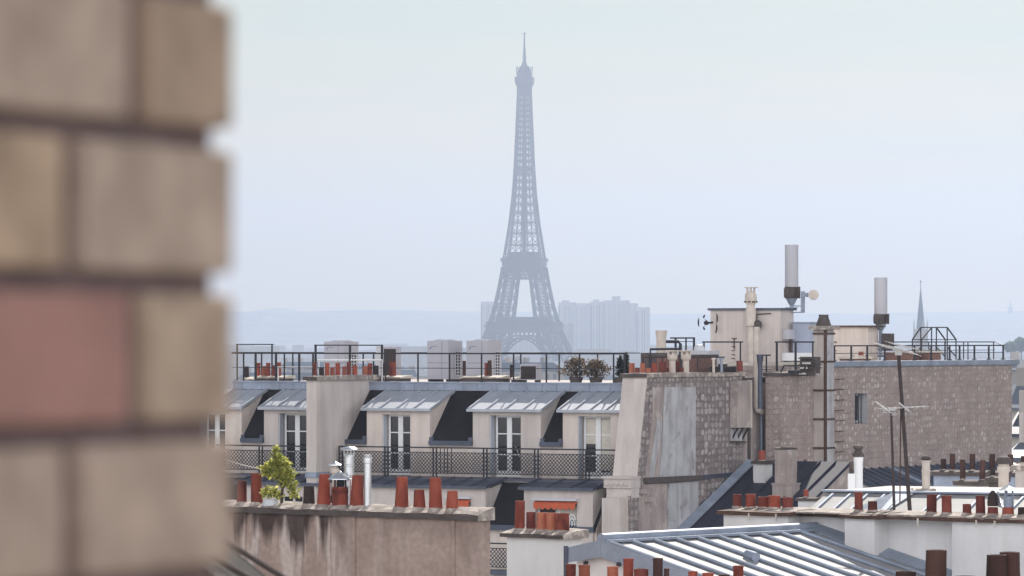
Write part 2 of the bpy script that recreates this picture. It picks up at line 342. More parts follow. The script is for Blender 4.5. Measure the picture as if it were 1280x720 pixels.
# stained render of the near wall: water streaks that run down from the coping
def stained():
    m, t, p = newmat('water_stained_render')
    base = ramp(t, noisy(t, 1.1, 6), [(.3,(.32,.232,.20)),(.7,(.43,.33,.285))])
    n1 = noisy(t, 1.0, 3, (1.75,1.75,.16), .8)
    pale = ramp(t, n1, [(.54,(0,0,0)),(.585,(1,1,1)),(.66,(1,1,1)),(.69,(0,0,0))])
    m1 = node(t, 'ShaderNodeMixRGB'); t.links.new(pale, m1.inputs['Fac']); t.links.new(base, m1.inputs['Color1']); m1.inputs['Color2'].default_value = (.52,.43,.39,1)
    tc = node(t, 'ShaderNodeTexCoord'); sp = node(t, 'ShaderNodeSeparateXYZ'); t.links.new(tc.outputs['Object'], sp.inputs[0])
    n2 = noisy(t, 1.0, 3, (2.6,2.6,.35), .5)
    ma = node(t, 'ShaderNodeMath', operation='MULTIPLY_ADD'); t.links.new(sp.outputs['Z'], ma.inputs[0]); ma.inputs[1].default_value = .45; ma.inputs[2].default_value = .12
    ad = node(t, 'ShaderNodeMath', operation='ADD'); t.links.new(ma.outputs[0], ad.inputs[0]); t.links.new(n2, ad.inputs[1])
    dk = ramp(t, ad.outputs[0], [(.44,(1,1,1)),(.60,(.11,.09,.09))])
    c0 = m1.outputs[0]
    mr = node(t, 'ShaderNodeMapRange', interpolation_type='SMOOTHSTEP'); t.links.new(sp.outputs['X'], mr.inputs[0])
    for i_, v_ in enumerate((2.7, 3.4, 0, .8)): mr.inputs[i_+1].default_value = v_
    cm_ = node(t, 'ShaderNodeMixRGB'); t.links.new(mr.outputs[0], cm_.inputs['Fac']); t.links.new(mul(t, c0, dk, .92), cm_.inputs['Color1']); t.links.new(base, cm_.inputs['Color2'])
    c = cm_.outputs['Color']
    c = mul(t, c, ramp(t, noisy(t, 9, 5), [(.3,(.8,.8,.8)),(.7,(1.05,1.05,1.05))]))
    t.links.new(c, p.inputs['Base Color']); p.inputs['Roughness'].default_value = .9; p.inputs['Specular IOR Level'].default_value = .2
    b = node(t, 'ShaderNodeBump'); b.inputs['Strength'].default_value = .4; b.inputs['Distance'].default_value = .03
    t.links.new(noisy(t, 6, 6), b.inputs['Height']); t.links.new(b.outputs['Normal'], p.inputs['Normal'])
    return m
stainw = stained()
def leafmat(name, a, b):
    m, t, p = newmat(name)
    g = node(t, 'ShaderNodeNewGeometry')
    t.links.new(ramp(t, g.outputs['Random Per Island'], [(0,a),(1,b)]), p.inputs['Base Color'])
    p.inputs['Roughness'].default_value = .6
    tr = node(t, 'ShaderNodeBsdfTranslucent'); t.links.new(ramp(t, g.outputs['Random Per Island'], [(0,sc(a,1.8)),(1,sc(b,1.8))]), tr.inputs['Color'])
    mixs = node(t, 'ShaderNodeMixShader'); mixs.inputs[0].default_value = .5
    t.links.new(p.outputs[0], mixs.inputs[1]); t.links.new(tr.outputs[0], mixs.inputs[2])
    t.links.new(mixs.outputs[0], t.nodes['Material Output'].inputs['Surface'])
    return m
leaf_lime = leafmat('lime_leaves', (.12,.15,.03), (.52,.50,.15))
leaf_brown = leafmat('bronze_leaves', (.035,.028,.018), (.17,.12,.075))
leaf_dark = leafmat('dark_needles', (.018,.022,.016), (.045,.05,.035))
leaf_far = leafmat('far_foliage', (.04,.06,.025), (.07,.10,.04))
bark = surf('bark', (.09,.065,.05), var=.3, scale=8)
ironT = surf('tower_ironwork', (.075,.058,.048), rough=.6, var=.05, scale=.05, bump=0)
farwall = surf('far_plaster', (.44,.40,.36), var=.15, scale=.05, bump=0, objvar=.35)
farroof = surf('far_zinc', (.13,.15,.19), var=.2, scale=.05, bump=0, objvar=.4)
towerblock = surf('concrete_tower_cladding', (.46,.44,.42), var=.1, scale=.03, bump=0, objvar=.3)
farglass = surf('far_window_bands', (.12,.125,.14), rough=.3, var=.1, scale=.1, bump=0)

# ------------------------------------------------------------------ terrain and haze
def ground_z(x, y):
    near = 20*(1-min(1, max(0, (y-350)/900)))
    near = near if near < 20 else 20
    h = 0
    if y > 7200:
        k = min(1, (y-7200)/2400); k = k*k*(3-2*k)
        nval = mnoise.noise((x/700, y/2600, 1.3))*9+mnoise.noise((x/190, 3.1, .2))*2.0+mnoise.noise((x/60, 7.1, .2))*1.0
        px = 640+x/9600*FPX
        bump = 10*math.exp(-((px-345)/13)**2)
        tilt = (px-640)*-.002
        h = k*(104+nval+bump+tilt)
        
    return near+h
tb = MB()
ys = [-300,-100,50,200,350,600,900,1250]+list(range(1600,7200,700))+list(range(7200,10081,120))
xs = [-3300+i*33 for i in range(201)]
for y in ys:
    for x in xs: tb.V.append((x, y, ground_z(x, y)))
nx = len(xs)
for j in range(len(ys)-1):
    for i in range(nx-1): tb.F.append((j*nx+i, j*nx+i+1, (j+1)*nx+i+1, (j+1)*nx+i)); tb.M.append(0)
hillmat = surf('wooded_city_ground', (.16,.155,.14), var=.45, scale=.012, bump=0, patches=((.22,.2,.18),.55,.62,.03))
single('ground', tb, hillmat, None, None, kind='structure')
hb = MB().box(-3360, 3360, -340, 10100, -1.2, 348)
hz = bpy.data.materials.new('haze'); hz.use_nodes = True; ht = hz.node_tree
ht.nodes.remove(ht.nodes['Principled BSDF'])
pv = ht.nodes.new('ShaderNodeVolumePrincipled'); pv.inputs['Color'].default_value = (*HAZE_COLOR,1)
pv.inputs['Density'].default_value = HAZE_DENSITY; pv.inputs['Anisotropy'].default_value = HAZE_G
ht.links.new(pv.outputs[0], ht.nodes['Material Output'].inputs['Volume'])
single('haze', hb, hz, None, None, kind='stuff')

# ------------------------------------------------------------------ the brick pillar beside the camera
def brick_pillar():
    fr = Frame(640, 0, 0); fr.O = (-.1455, 2.33)
    fr.t = (-.371, -.928); fr.b = (.928, -.371); fr.th = math.atan2(.928, -.371)   # u runs back towards the viewer, v out of the wall
    base = (0, 0, CAMZ-1.6)
    o = thing('brick_pillar', 'blurred pillar of tan and pink bricks with dark raked joints, very close', 'brick pillar', fr, base)
    m, t, p = newmat('tan_brick')
    g = node(t, 'ShaderNodeNewGeometry')
    c = ramp(t, g.outputs['Random Per Island'], [(0,(.40,.315,.26)),(.35,(.435,.35,.285)),(.7,(.40,.30,.215)),(1,(.37,.285,.23))])
    c = mul(t, c, ramp(t, noisy(t, 22, 6), [(.32,(.70,.67,.64)),(.66,(1.12,1.10,1.08))]))
    t.links.new(c, p.inputs['Base Color']); p.inputs['Roughness'].default_value = .85
    b = node(t, 'ShaderNodeBump'); b.inputs['Strength'].default_value = .4; b.inputs['Distance'].default_value = .004
    t.links.new(noisy(t, 90, 5), b.inputs['Height']); t.links.new(b.outputs['Normal'], p.inputs['Normal'])
    mortar = surf('dark_mortar', (.17,.122,.118), var=.2, scale=30, bump=.5, bscale=120)
    core = MB().box(.0085, 1.6, -.0085, -.21, CAMZ-1.6, CAMZ+1.0)
    part('mortar_core', core, mortar, o)
    bb = MB(); z0 = CAMZ+.104
    def add_brick(u0, u1, v0, v1, za, zb):
        e = .0025; q = []
        for z, k in ((za,e),(za+e,0),(zb-e,0),(zb,e)):
            for (u, v) in ((u0+k,v0+k),(u1-k,v0+k),(u1-k,v1-k),(u0+k,v1-k)): q.append((u,v,z))
        fs = [(3,2,1,0),(12,13,14,15)]
        for r_ in range(3):
            for k in range(4): fs.append((r_*4+k, r_*4+(k+1)%4, (r_+1)*4+(k+1)%4, (r_+1)*4+k))
        bb.add(q, fs)
    pink = surf('pink_brick', (.35,.195,.165), var=.22, scale=9, bump=.4, bscale=90)
    for row in range(-20, 12):
        za = z0+row*.075+.0055; zb = z0+(row+1)*.075-.0055
        if za < CAMZ-1.6 or zb > CAMZ+1.0: continue
        first = .108 if row % 2 == 0 else .178
        edges = [0, first]
        while edges[-1] < 1.6: edges.append(min(1.6, edges[-1]+.222))
        for i in range(len(edges)-1):
            a, c_ = edges[i]+(.012 if i else 0), edges[i+1]-.012
            if c_-a < .03: continue
            bb.cm = 1 if (row, i) in ((-2,1),(3,2),(-7,1),(-5,3)) else 0
            add_brick(a, c_, -.205, 0, za, zb)
    part('brickwork', bb, [m, pink], o)
    tr = MB().box(-2.6, 2.6, -3.0, 2.7, CAMZ-1.95, CAMZ-1.6)
    single('terrace_floor', tr, greyplaster, None, None, kind='structure')
    h = thing('terrace_building', 'plastered building that carries the terrace under the brick pillar', 'building', WORLD, (0,0,20))
    part('wall', MB().box(-6, 2.55, -8, 2.65, 19.6, CAMZ-1.953), greyplaster, h)
brick_pillar()

# ------------------------------------------------------------------ the iron tower and the far city
def iron_tower():
    D = 4000; fr = Frame(655.5, D, 9)
    o = thing('iron_tower', 'tall lattice iron tower on four splayed legs, blue with haze, above the rooftops', 'tower', fr, (0,0,0))
    # heights read from the photograph: 1.4 px per metre, foot at row 487
    prof = [(0,55),(20,45),(40,35),(57,28),(75,23.6),(97,19.4),(115,16.8),(126,15.2),(133,14.2),(150,11.8),(176,9.2),(200,7.8),(230,6.6),(262,5.4),(276,5.1)]
    inner = [(0,32),(20,26),(40,19.5),(57,14.2),(75,11.2),(97,8),(112,6),(115,5.6)]
    def ip(tab, z):
        for (a,b),(c,d) in zip(tab, tab[1:]):
            if z <= c: return b+(d-b)*(z-a)/(c-a)
        return tab[-1][1]
    def lattice(mb, corners0, corners1, ch, br, cross=2):
        n = len(corners0)
        for i in range(n): mb.bar(corners0[i], corners1[i], ch)
        for i in range(n):
            j = (i+1) % n
            mb.bar(corners1[i], corners1[j], br*1.2)
            mb.bar(corners0[i], corners1[j], br); mb.bar(corners0[j], corners1[i], br)
            if cross > 1:
                a = [(p+q)/2 for p, q in zip(corners0[i], corners0[j])]; b = [(p+q)/2 for p, q in zip(corners1[i], corners1[j])]
                mb.bar(a, b, br)
    legz = [0,11,22,33,44,54,64,74,84,94,103,110]
    for sx in (-1,1):
        for sy in (-1,1):
            mb = MB()
            for za, zb in zip(legz, legz[1:]):
                def cs(z):
                    a, i = ip(prof,z), ip(inner,z)
                    return [(sx*a,sy*a,z),(sx*i,sy*a,z),(sx*i,sy*i,z),(sx*a,sy*i,z)]
                lattice(mb, cs(za), cs(zb), 1.7 if za < 57 else 1.5, .72, 1)
            mb.hexa([(0,0,0) if False else p for p in [(min(sx*31,sx*56),min(sy*31,sy*56),0),(max(sx*31,sx*56),min(sy*31,sy*56),0),(max(sx*31,sx*56),max(sy*31,sy*56),0),(min(sx*31,sx*56),max(sy*31,sy*56),0),
                     (min(sx*32,sx*55),min(sy*32,sy*55),4),(max(sx*32,sx*55),min(sy*32,sy*55),4),(max(sx*32,sx*55),max(sy*32,sy*55),4),(min(sx*32,sx*55),max(sy*32,sy*55),4)]])
            part('leg', mb, ironT, o)
    # arches between the legs
    for k in range(4):
        mb = MB(); pts = []
        for i in range(25):
            a = math.pi*i/24; pts.append((-31*math.cos(a), 39*math.sin(a)+10))
        def P_(x, z, off=0):
            d = ip(prof, min(z,56))-1.2
            return [(x,-d,z),(d,x,z),(x,d,z),(-d,x,z)][k]
        for (x0,z0),(x1,z1) in zip(pts, pts[1:]):
            mb.bar(P_(x0,z0), P_(x1,z1), 1.6)
            mb.bar(P_(x0*.94,z0-2.6), P_(x1*.94,z1-2.6), 1.2); mb.bar(P_(x0,z0), P_(x1*.94,z1-2.6), .8)
        for i in range(3, 22):
            x, z = pts[i]; mb.bar(P_(x,z), P_(x,53), 1.0)
        part('arch', mb, ironT, o)
    def ring(mb, a, z0, z1, th):
        for q in (-1,1):
            mb.box(-a, a, q*a, q*(a-th), z0, z1); mb.box(q*a, q*(a-th), -a+th, a-th, z0+.02, z1-.02)
    mb = MB(); ring(mb, 30.4, 51.5, 57, 3); ring(mb, 31.8, 57.1, 58.3, 10); ring(mb, 30.2, 60.3, 61.3, 8)
    for i in range(25):
        x = -29.6+59.2*i/24
        for q in (-1,1): mb.box(x-.45,x+.45,q*29.6,q*28.8,58.3,60.3); mb.box(q*29.6,q*28.8,x-.45,x+.45,58.3,60.3)
    for q in (-1,1): mb.box(-22,22,q*25,q*17,58.35,65.5)
    part('first_platform', mb, ironT, o)
    mb = MB(); ring(mb, 16.6, 106.5, 111, 4); ring(mb, 17.6, 111.1, 115, 5); mb.box(-18.9,18.9,-18.9,18.9,115.1,116.2); mb.box(-14,14,-14,14,116.3,119.6); ring(mb, 18.6, 117.4, 118.2, 1)
    mb.box(-12.5,12.5,-12.5,12.5,119.7,123.5)
    for i in range(9):
        x=-18+4.5*i
        for q in (-1,1): mb.box(x-.4,x+.4,q*18.5,q*18.0,116.25,117.4); mb.box(q*18.5,q*18.0,x-.4,x+.4,116.2,117.4)
    for q in (-1,1):      # deep girders under the second floor
        for i in range(8):
            xa, xb = -14+28*i/8, -14+28*(i+1)/8
            mb.bar((xa,q*17,100),(xb,q*16.3,106.5),.9); mb.bar((xb,q*17,100),(xa,q*16.3,106.5),.9)
            mb.bar((q*17,xa,100),(q*16.5,xb,106.5),.9); mb.bar((q*16.5,xb,100),(q*17,xa,106.5),.9)
        mb.bar((-17.6,q*17.3,100),(17.6,q*17.3,100),1.8); mb.bar((q*17.3,-17.6,100),(q*17.3,17.6,100),1.8)
    part('second_platform', mb, ironT, o)
    mb = MB(); z = 118.0; zs = [z]
    while zs[-1] < 270: zs.append(min(272, zs[-1]+max(4.8, ip(prof, zs[-1])*.72)))
    for za, zb in zip(zs, zs[1:]):
        def pan(z):
            a = ip(prof,z); return a, a*.36
        a0,i0 = pan(za); a1,i1 = pan(zb)
        for sx in (-1,1):
            for sy in (-1,1):
                mb.bar((sx*a0,sy*a0,za),(sx*a1,sy*a1,zb),1.35)
                mb.bar((sx*i0,sy*a0,za),(sx*i1,sy*a1,zb),1.0); mb.bar((sx*a0,sy*i0,za),(sx*a1,sy*i1,zb),1.0)
                br=.55
                mb.bar((sx*a0,sy*a0,za),(sx*i1,sy*a1,zb),br); mb.bar((sx*i0,sy*a0,za),(sx*a1,sy*a1,zb),br)
                mb.bar((sx*a0,sy*a0,za),(sx*a1,sy*i1,zb),br); mb.bar((sx*a0,sy*i0,za),(sx*a1,sy*a1,zb),br)
        for q in (-1,1):
            mb.bar((-a1,q*a1,zb),(a1,q*a1,zb),.9); mb.bar((q*a1,-a1,zb),(q*a1,a1,zb),.9)
            mb.bar((-i0,q*a0,za),(i1,q*a1,zb),.6); mb.bar((i0,q*a0,za),(-i1,q*a1,zb),.6)
    mb.box(-1.7,1.7,-1.7,1.7,118,196); mb.box(-1.4,1.4,-1.4,1.4,196,272)
    mb.box(-8.5,8.5,-8.5,8.5,195.5,197.8)
    part('upper_shaft', mb, ironT, o)
    mb = MB(); mb.box(-5.3,5.3,-5.3,5.3,264,271)
    mb.hexa([(-5.6,-5.6,270),(5.6,-5.6,270),(5.6,5.6,270),(-5.6,5.6,270),(-7.3,-7.3,274),(7.3,-7.3,274),(7.3,7.3,274),(-7.3,7.3,274)])
    mb.box(-7.6,7.6,-7.6,7.6,274.1,278.5); mb.box(-7.9,7.9,-7.9,7.9,278.6,279.6); mb.box(-6.2,6.2,-6.2,6.2,279.7,284)
    for i in range(8):
        a = math.pi/4*i; mb.bar((6.9*math.cos(a),6.9*math.sin(a),284),(7.3*math.cos(a),7.3*math.sin(a),289),.7)
    mb.lathe((0,0,0), [(5.9,284),(5.4,286.5),(4.2,288.5),(2.6,290.5),(2.0,292.5),(1.4,295),(1.3,297)], 16, closed=True)
    part('top_platform', mb, ironT, o)
    mb = MB(); mb.lathe((0,0,0), [(1.7,296),(1.6,298),(1.2,298.5),(1.15,305),(.85,306),(.8,312)], 8, closed=True)
    mb.lathe((0,0,0), [(.7,311),(.55,319),(.2,320)], 8, closed=True); mb.bar((-2.0,0,318.6),(2.0,0,318.6),.6)
    part('antenna_mast', mb, ironT, o)
iron_tower()

def z_at(py, D): return CAMZ-(py-YH)*D/FPX
def x_at(px, D): return (px-640)*D/FPX
blocks = [(600,620,377,5300,'broad hazy tower block behind the iron tower, beside its near leg'),(697,716,378,5350,'hazy slab tower block next to the iron tower'),
          (719,735,379,5450,'hazy narrow tower block just behind the slab by the iron tower'),(737,752,377,5250,'pale hazy tower block in the middle of the cluster'),
          (753,783,375.5,5150,'tallest hazy tower block of the cluster with a plant room on its roof'),(784,793,379,5500,'thin hazy tower block beside the tallest one'),(794,808,384,5250,'lowest hazy tower block at the end of the cluster')]
blocks += [(616,640,424,4700,'low hazy slab seen through the near side of the iron tower arch'),(641,668,420,4800,'hazy slab in the middle of the iron tower arch'),(669,700,422,4650,'hazy slab behind the far leg of the iron tower'),(700,711,404,4400,'slim pale hazy block touching the iron tower first platform')]
for i, (x0, x1, yt, D, lab) in enumerate(blocks):
    fr = Frame((x0+x1)/2, D, 14); zt = z_at(yt, D); W = (x1-x0)/FPX*D/2/math.cos(R(14))*.92
    o = thing('tower_block', lab, 'tower block', fr, (0,0,0), 'far tower blocks')
    mb = MB().box(-W, W, 0, 22, -.5, zt)
    if i in (4,): mb.box(-W*.3, W*.3, 4, 14, zt, zt+5)
    if i in (1,3): mb.box(-W*.6, W*.2, 4, 14, zt, zt+2.5)
    n = max(2, int(W*2/4.5))
    for k in range(n):
        u = -W+(k+.5)*2*W/n; mb.box(u-.7, u+.7, -.8, -.02, 0, zt-2)
    part('facade', mb, towerblock, o)
    for k in range(n):
        u = -W+(k)*2*W/n+.9 if k else -W+.3
        part('window_band', MB().box(u+.3, u+2*W/n-2.2, -.25, -.03, 3, zt-4), farglass, o)

def spire():
    D = 2600; fr = Frame(1150.8, D, 30); o = thing('church_spire', 'slender grey church spire rising out of the haze behind the roof railings', 'church', fr, (0,0,8))
    zt = z_at(357, D); zb = z_at(411, D)
    mb = MB(); mb.lathe((0,0,0), [(2.7,zb),(1.35,(zb+zt)/2),(.08,zt)], 8, closed=True); part('spire_roof', mb, farroof, o)
    mb = MB().box(-3.2,3.2,-3.2,3.2,7,zb-.2)
    for q in ((-1,-1),(1,-1),(1,1),(-1,1)): mb.lathe((q[0]*2.9,q[1]*2.9,zb-.2), [(.5,0),(.4,3),(.05,6)], 6, closed=True)
    part('bell_tower', mb, farwall, o)
    part('nave', MB().prof_v([(-7,7),(7,7),(7,22),(0,31),(-7,22)], 3.3, 40), farwall, o)
    mb = MB(); mb.bar((0,0,zt-.2),(0,0,zt+3.2),.28); mb.bar((-.8,0,zt+2.2),(.8,0,zt+2.2),.28); part('cross', mb, iron, o)
spire()
def hill_tower():
    D = 9300; fr = Frame(1263, D, 0); gz = ground_z(x_at(1263,D), D); zt = z_at(374, D)
    o = thing('hilltop_tower', 'tiny pale telecom tower on the far hill crest', 'tower', fr, (0,0,gz-2))
    k = (zt-gz)
    mb = MB(); mb.lathe((0,0,0), [(5,gz-2),(4,gz+k*.35),(4,gz+k*.36),(2.2,gz+k*.62),(.9,gz+k*.68),(.5,zt)], 8, closed=True); part('tower_shaft', mb, towerblock, o)
    mb = MB(); mb.lathe((0,0,0), [(4.1,gz+k*.32),(7,gz+k*.34),(7,gz+k*.42),(3.3,gz+k*.44)], 10, closed=True); part('gallery', mb, towerblock, o)
hill_tower()

# houses of the city between the rooftops and the tower
rc = random.Random(11)
def city_house(i, x, y, yaw, W, L, H, label, grp):
    g = ground_z(x, y); fr = Frame(640, 0, 0); fr.O = (x, y); a = R(yaw); fr.th = a; fr.t = (math.cos(a),-math.sin(a)); fr.b = (math.sin(a),math.cos(a))
    o = thing('city_house', label, 'house', fr, (0,0,g-.6), grp)
    part('wall', MB().box(-W/2,W/2,0,L,g-.6,g+H), farwall, o)
    mb = MB(); e = .4; r_ = min(W,L)*.22
    mb.hexa([(-W/2-e,-e,g+H+.01),(W/2+e,-e,g+H+.01),(W/2+e,L+e,g+H+.01),(-W/2-e,L+e,g+H+.01),(-W/2+r_,r_,g+H+r_),(W/2-r_,r_,g+H+r_),(W/2-r_,L-r_,g+H+r_),(-W/2+r_,L-r_,g+H+r_)])
    part('roof', mb, farroof, o)
    for k in range(max(2,int(W/6))):
        u = -W/2+2+k*6; part('chimney', MB().box(u,u+1.2,L*.3,L*.55,g+H+r_*.4,g+H+r_+1.6), farwall, o)
    mb = MB()
    for fz in range(int((H-3)/3)):
        for k in range(int(W/2.6)):
            u = -W/2+1+k*2.6; mb.box(u,u+1.1,-.08,-.02,g+H-2.6-fz*3,g+H-.9-fz*3)
    part('window', mb, farglass, o, kind='stuff')
    return o
n = 0
for D in (700, 900, 1150, 1450, 1800, 2200, 2700, 3300):
    px = 296
    while px < 800:
        W = rc.uniform(14, 30); wpx = W/D*FPX
        if rc.random() < .72 and px+wpx*.5 < 800:
            x = x_at(px+wpx/2, D); H = rc.uniform(17, 24) if D > 1200 else rc.uniform(11, 17)
            H = min(H, 42-ground_z(x, D)-6)
            if D > 1400: H = z_at(rc.uniform(449,474), D)-ground_z(x, D)-min(W,14)*.22
            city_house(n, x, D+rc.uniform(-60,60), rc.uniform(-35,35), W, rc.uniform(11,18), H, 'hazy low city house seen between the posts of the terrace railing', 'hazy city houses beyond the terrace'); n += 1
        px += wpx*rc.uniform(.9,1.6)
dm = MB()
for i in range(2600):
    D = 3600+3600*rc.random()**.8; px = rc.uniform(250, 1330); x = x_at(px, D)
    if abs(px-655) < 75 and abs(D-4000) < 240: continue
    W, L, H = rc.uniform(12,40), rc.uniform(10,18), rc.uniform(12,30)*(1 if rc.random()<.94 else 1.35)
    dm.box(x-W/2, x+W/2, D, D+L, -.5, min(H, 40))
single('distant_city', dm, farwall, 'hazy mass of far city roofs reaching to the hills', 'city', kind='stuff')

# ------------------------------------------------------------------ the long house with dormers (frame FF, v = 0 is its dormer front)
FF = Frame(640, 162, 30)
def fz(py, v, px=640): return FF.v(px, py, v)[2]
def fu(px, v): return FF.v(px, YH, v)[0]
GB = 19.6                                        # foot of the near houses, just under the ground
z_floor, z_ledge, z_eave = fz(597,0), fz(553,0), fz(514,0)
v_rise = 1.62
z_band, z_terr = fz(490,v_rise), fz(479.5,v_rise)
z_low0, z_low1 = fz(657,-1.9), fz(604,-.75)
UL, UR = fu(262,0), fu(778,0)
ribw = .055
def dormer_roof(mb, u0, u1, v0, z0, v1, z1, n, th=.05):
    mb.hexa([(u0,v0,z0),(u1,v0,z0),(u1,v1,z1),(u0,v1,z1),(u0,v0,z0+th),(u1,v0,z0+th),(u1,v1,z1+th),(u0,v1,z1+th)])
    for k in range(n+1):
        u = u0+.03+(u1-u0-.06)*k/n
        mb.bar((u,v0+.01,z0+th+.03),(u,v1-.02,z1+th+.03),ribw,.06)
    mb.bar((u0-.01,v0-.02,z0+.03),(u1+.01,v0-.02,z0+.03),.07,.10)
def french_window(parent, u0, u1, vf, zb, zt, paneM=glass, curt=None):
    f = MB(); t = .075; m_ = (u0+u1)/2; th = .06
    f.box(u0,u0+t,vf,vf+th,zb,zt); f.box(u1-t,u1,vf,vf+th,zb,zt); f.box(u0+t,u1-t,vf+.002,vf+th,zt-t,zt); f.box(u0+t,u1-t,vf+.002,vf+th,zb,zb+.22)
    f.box(m_-.10,m_+.10,vf-.012,vf+th,zb+.22,zt-t)
    for k in (.36,.70):
        z = zb+(zt-zb)*k
        f.box(u0+t,m_-.10,vf+.004,vf+th,z-.02,z+.02); f.box(m_+.10,u1-t,vf+.004,vf+th,z-.02,z+.02)
    part('window_frame', f, whitepaint, parent)
    for a, b in ((u0+t,m_-.10),(m_+.10,u1-t)): part('pane', MB().box(a,b,vf+.03,vf+.045,zb+.22,zt-t), paneM, parent)
    if curt: part('curtain', curt, curtain, parent)
def front_with_opening(mb, u0, u1, v0, v1, z0, z1, a, b, oz0, oz1):
    mb.box(u0,a,v0,v1,z0,z1); mb.box(b,u1,v0,v1,z0,z1); mb.box(a,b,v0,v1,oz1,z1)
    if oz0 > z0+.02: mb.box(a,b,v0,v1,z0,oz0)

def mesh_railing(o, pts_px, v, ytop_px, ybot_px, posts_px, frame=None, x_ref=640):
    """balcony railing of square bars with a woven wire infill"""
    fr = frame or FF
    z1 = fr.v(x_ref, ytop_px, v)[2]; z0 = fr.v(x_ref, ybot_px, v)[2]
    u0, u1 = fr.v(pts_px[0], YH, v)[0], fr.v(pts_px[1], YH, v)[0]
    mb = MB(); mb.box(u0,u1,v-.025,v+.025,z1-.035,z1+.015); mb.box(u0,u1,v-.015,v+.015,z1-.20,z1-.17); mb.box(u0,u1,v-.015,v+.015,z0+.06,z0+.09)
    part('rail', mb, iron, o)
    us = []
    for px in posts_px:
        for d in (-.07,.07):
            u = fr.v(px, YH, v)[0]+d; us.append(u)
            part('post', MB().box(u-.022,u+.022,v-.022,v+.022,z0-.05,z1), iron, o)
    zb, zt = z0+.09, z1-.20; h = zt-zb; step = .145; wd = .027
    bounds = [u0]+sorted(us)+[u1]
    m = MB(); u = u0-h
    while u < u1:
        for sgn in (1,-1):
            a, b = (u, u+h) if sgn > 0 else (u+h, u)
            za, zb2 = zb, zt
            p, q = (a,zb), (b,zt)
            # clip to the ends
            def cl(p, q):
                (x0,y0),(x1,y1) = p, q
                if x0 > x1: (x0,y0),(x1,y1) = (x1,y1),(x0,y0)
                if x1 <= u0 or x0 >= u1: return None
                if x0 < u0: y0 += (y1-y0)*(u0-x0)/(x1-x0); x0 = u0
                if x1 > u1: y1 = y0+(y1-y0)*(u1-x0)/(x1-x0); x1 = u1
                return (x0,y0),(x1,y1)
            c = cl(p, q)
            if c and abs(c[1][0]-c[0][0]) > .01:
                off = .006*sgn
                m.bar((c[0][0],v+off,c[0][1]),(c[1][0],v+off,c[1][1]),.008,wd)
        u += step
    part('wire_mesh', m, iron, o)

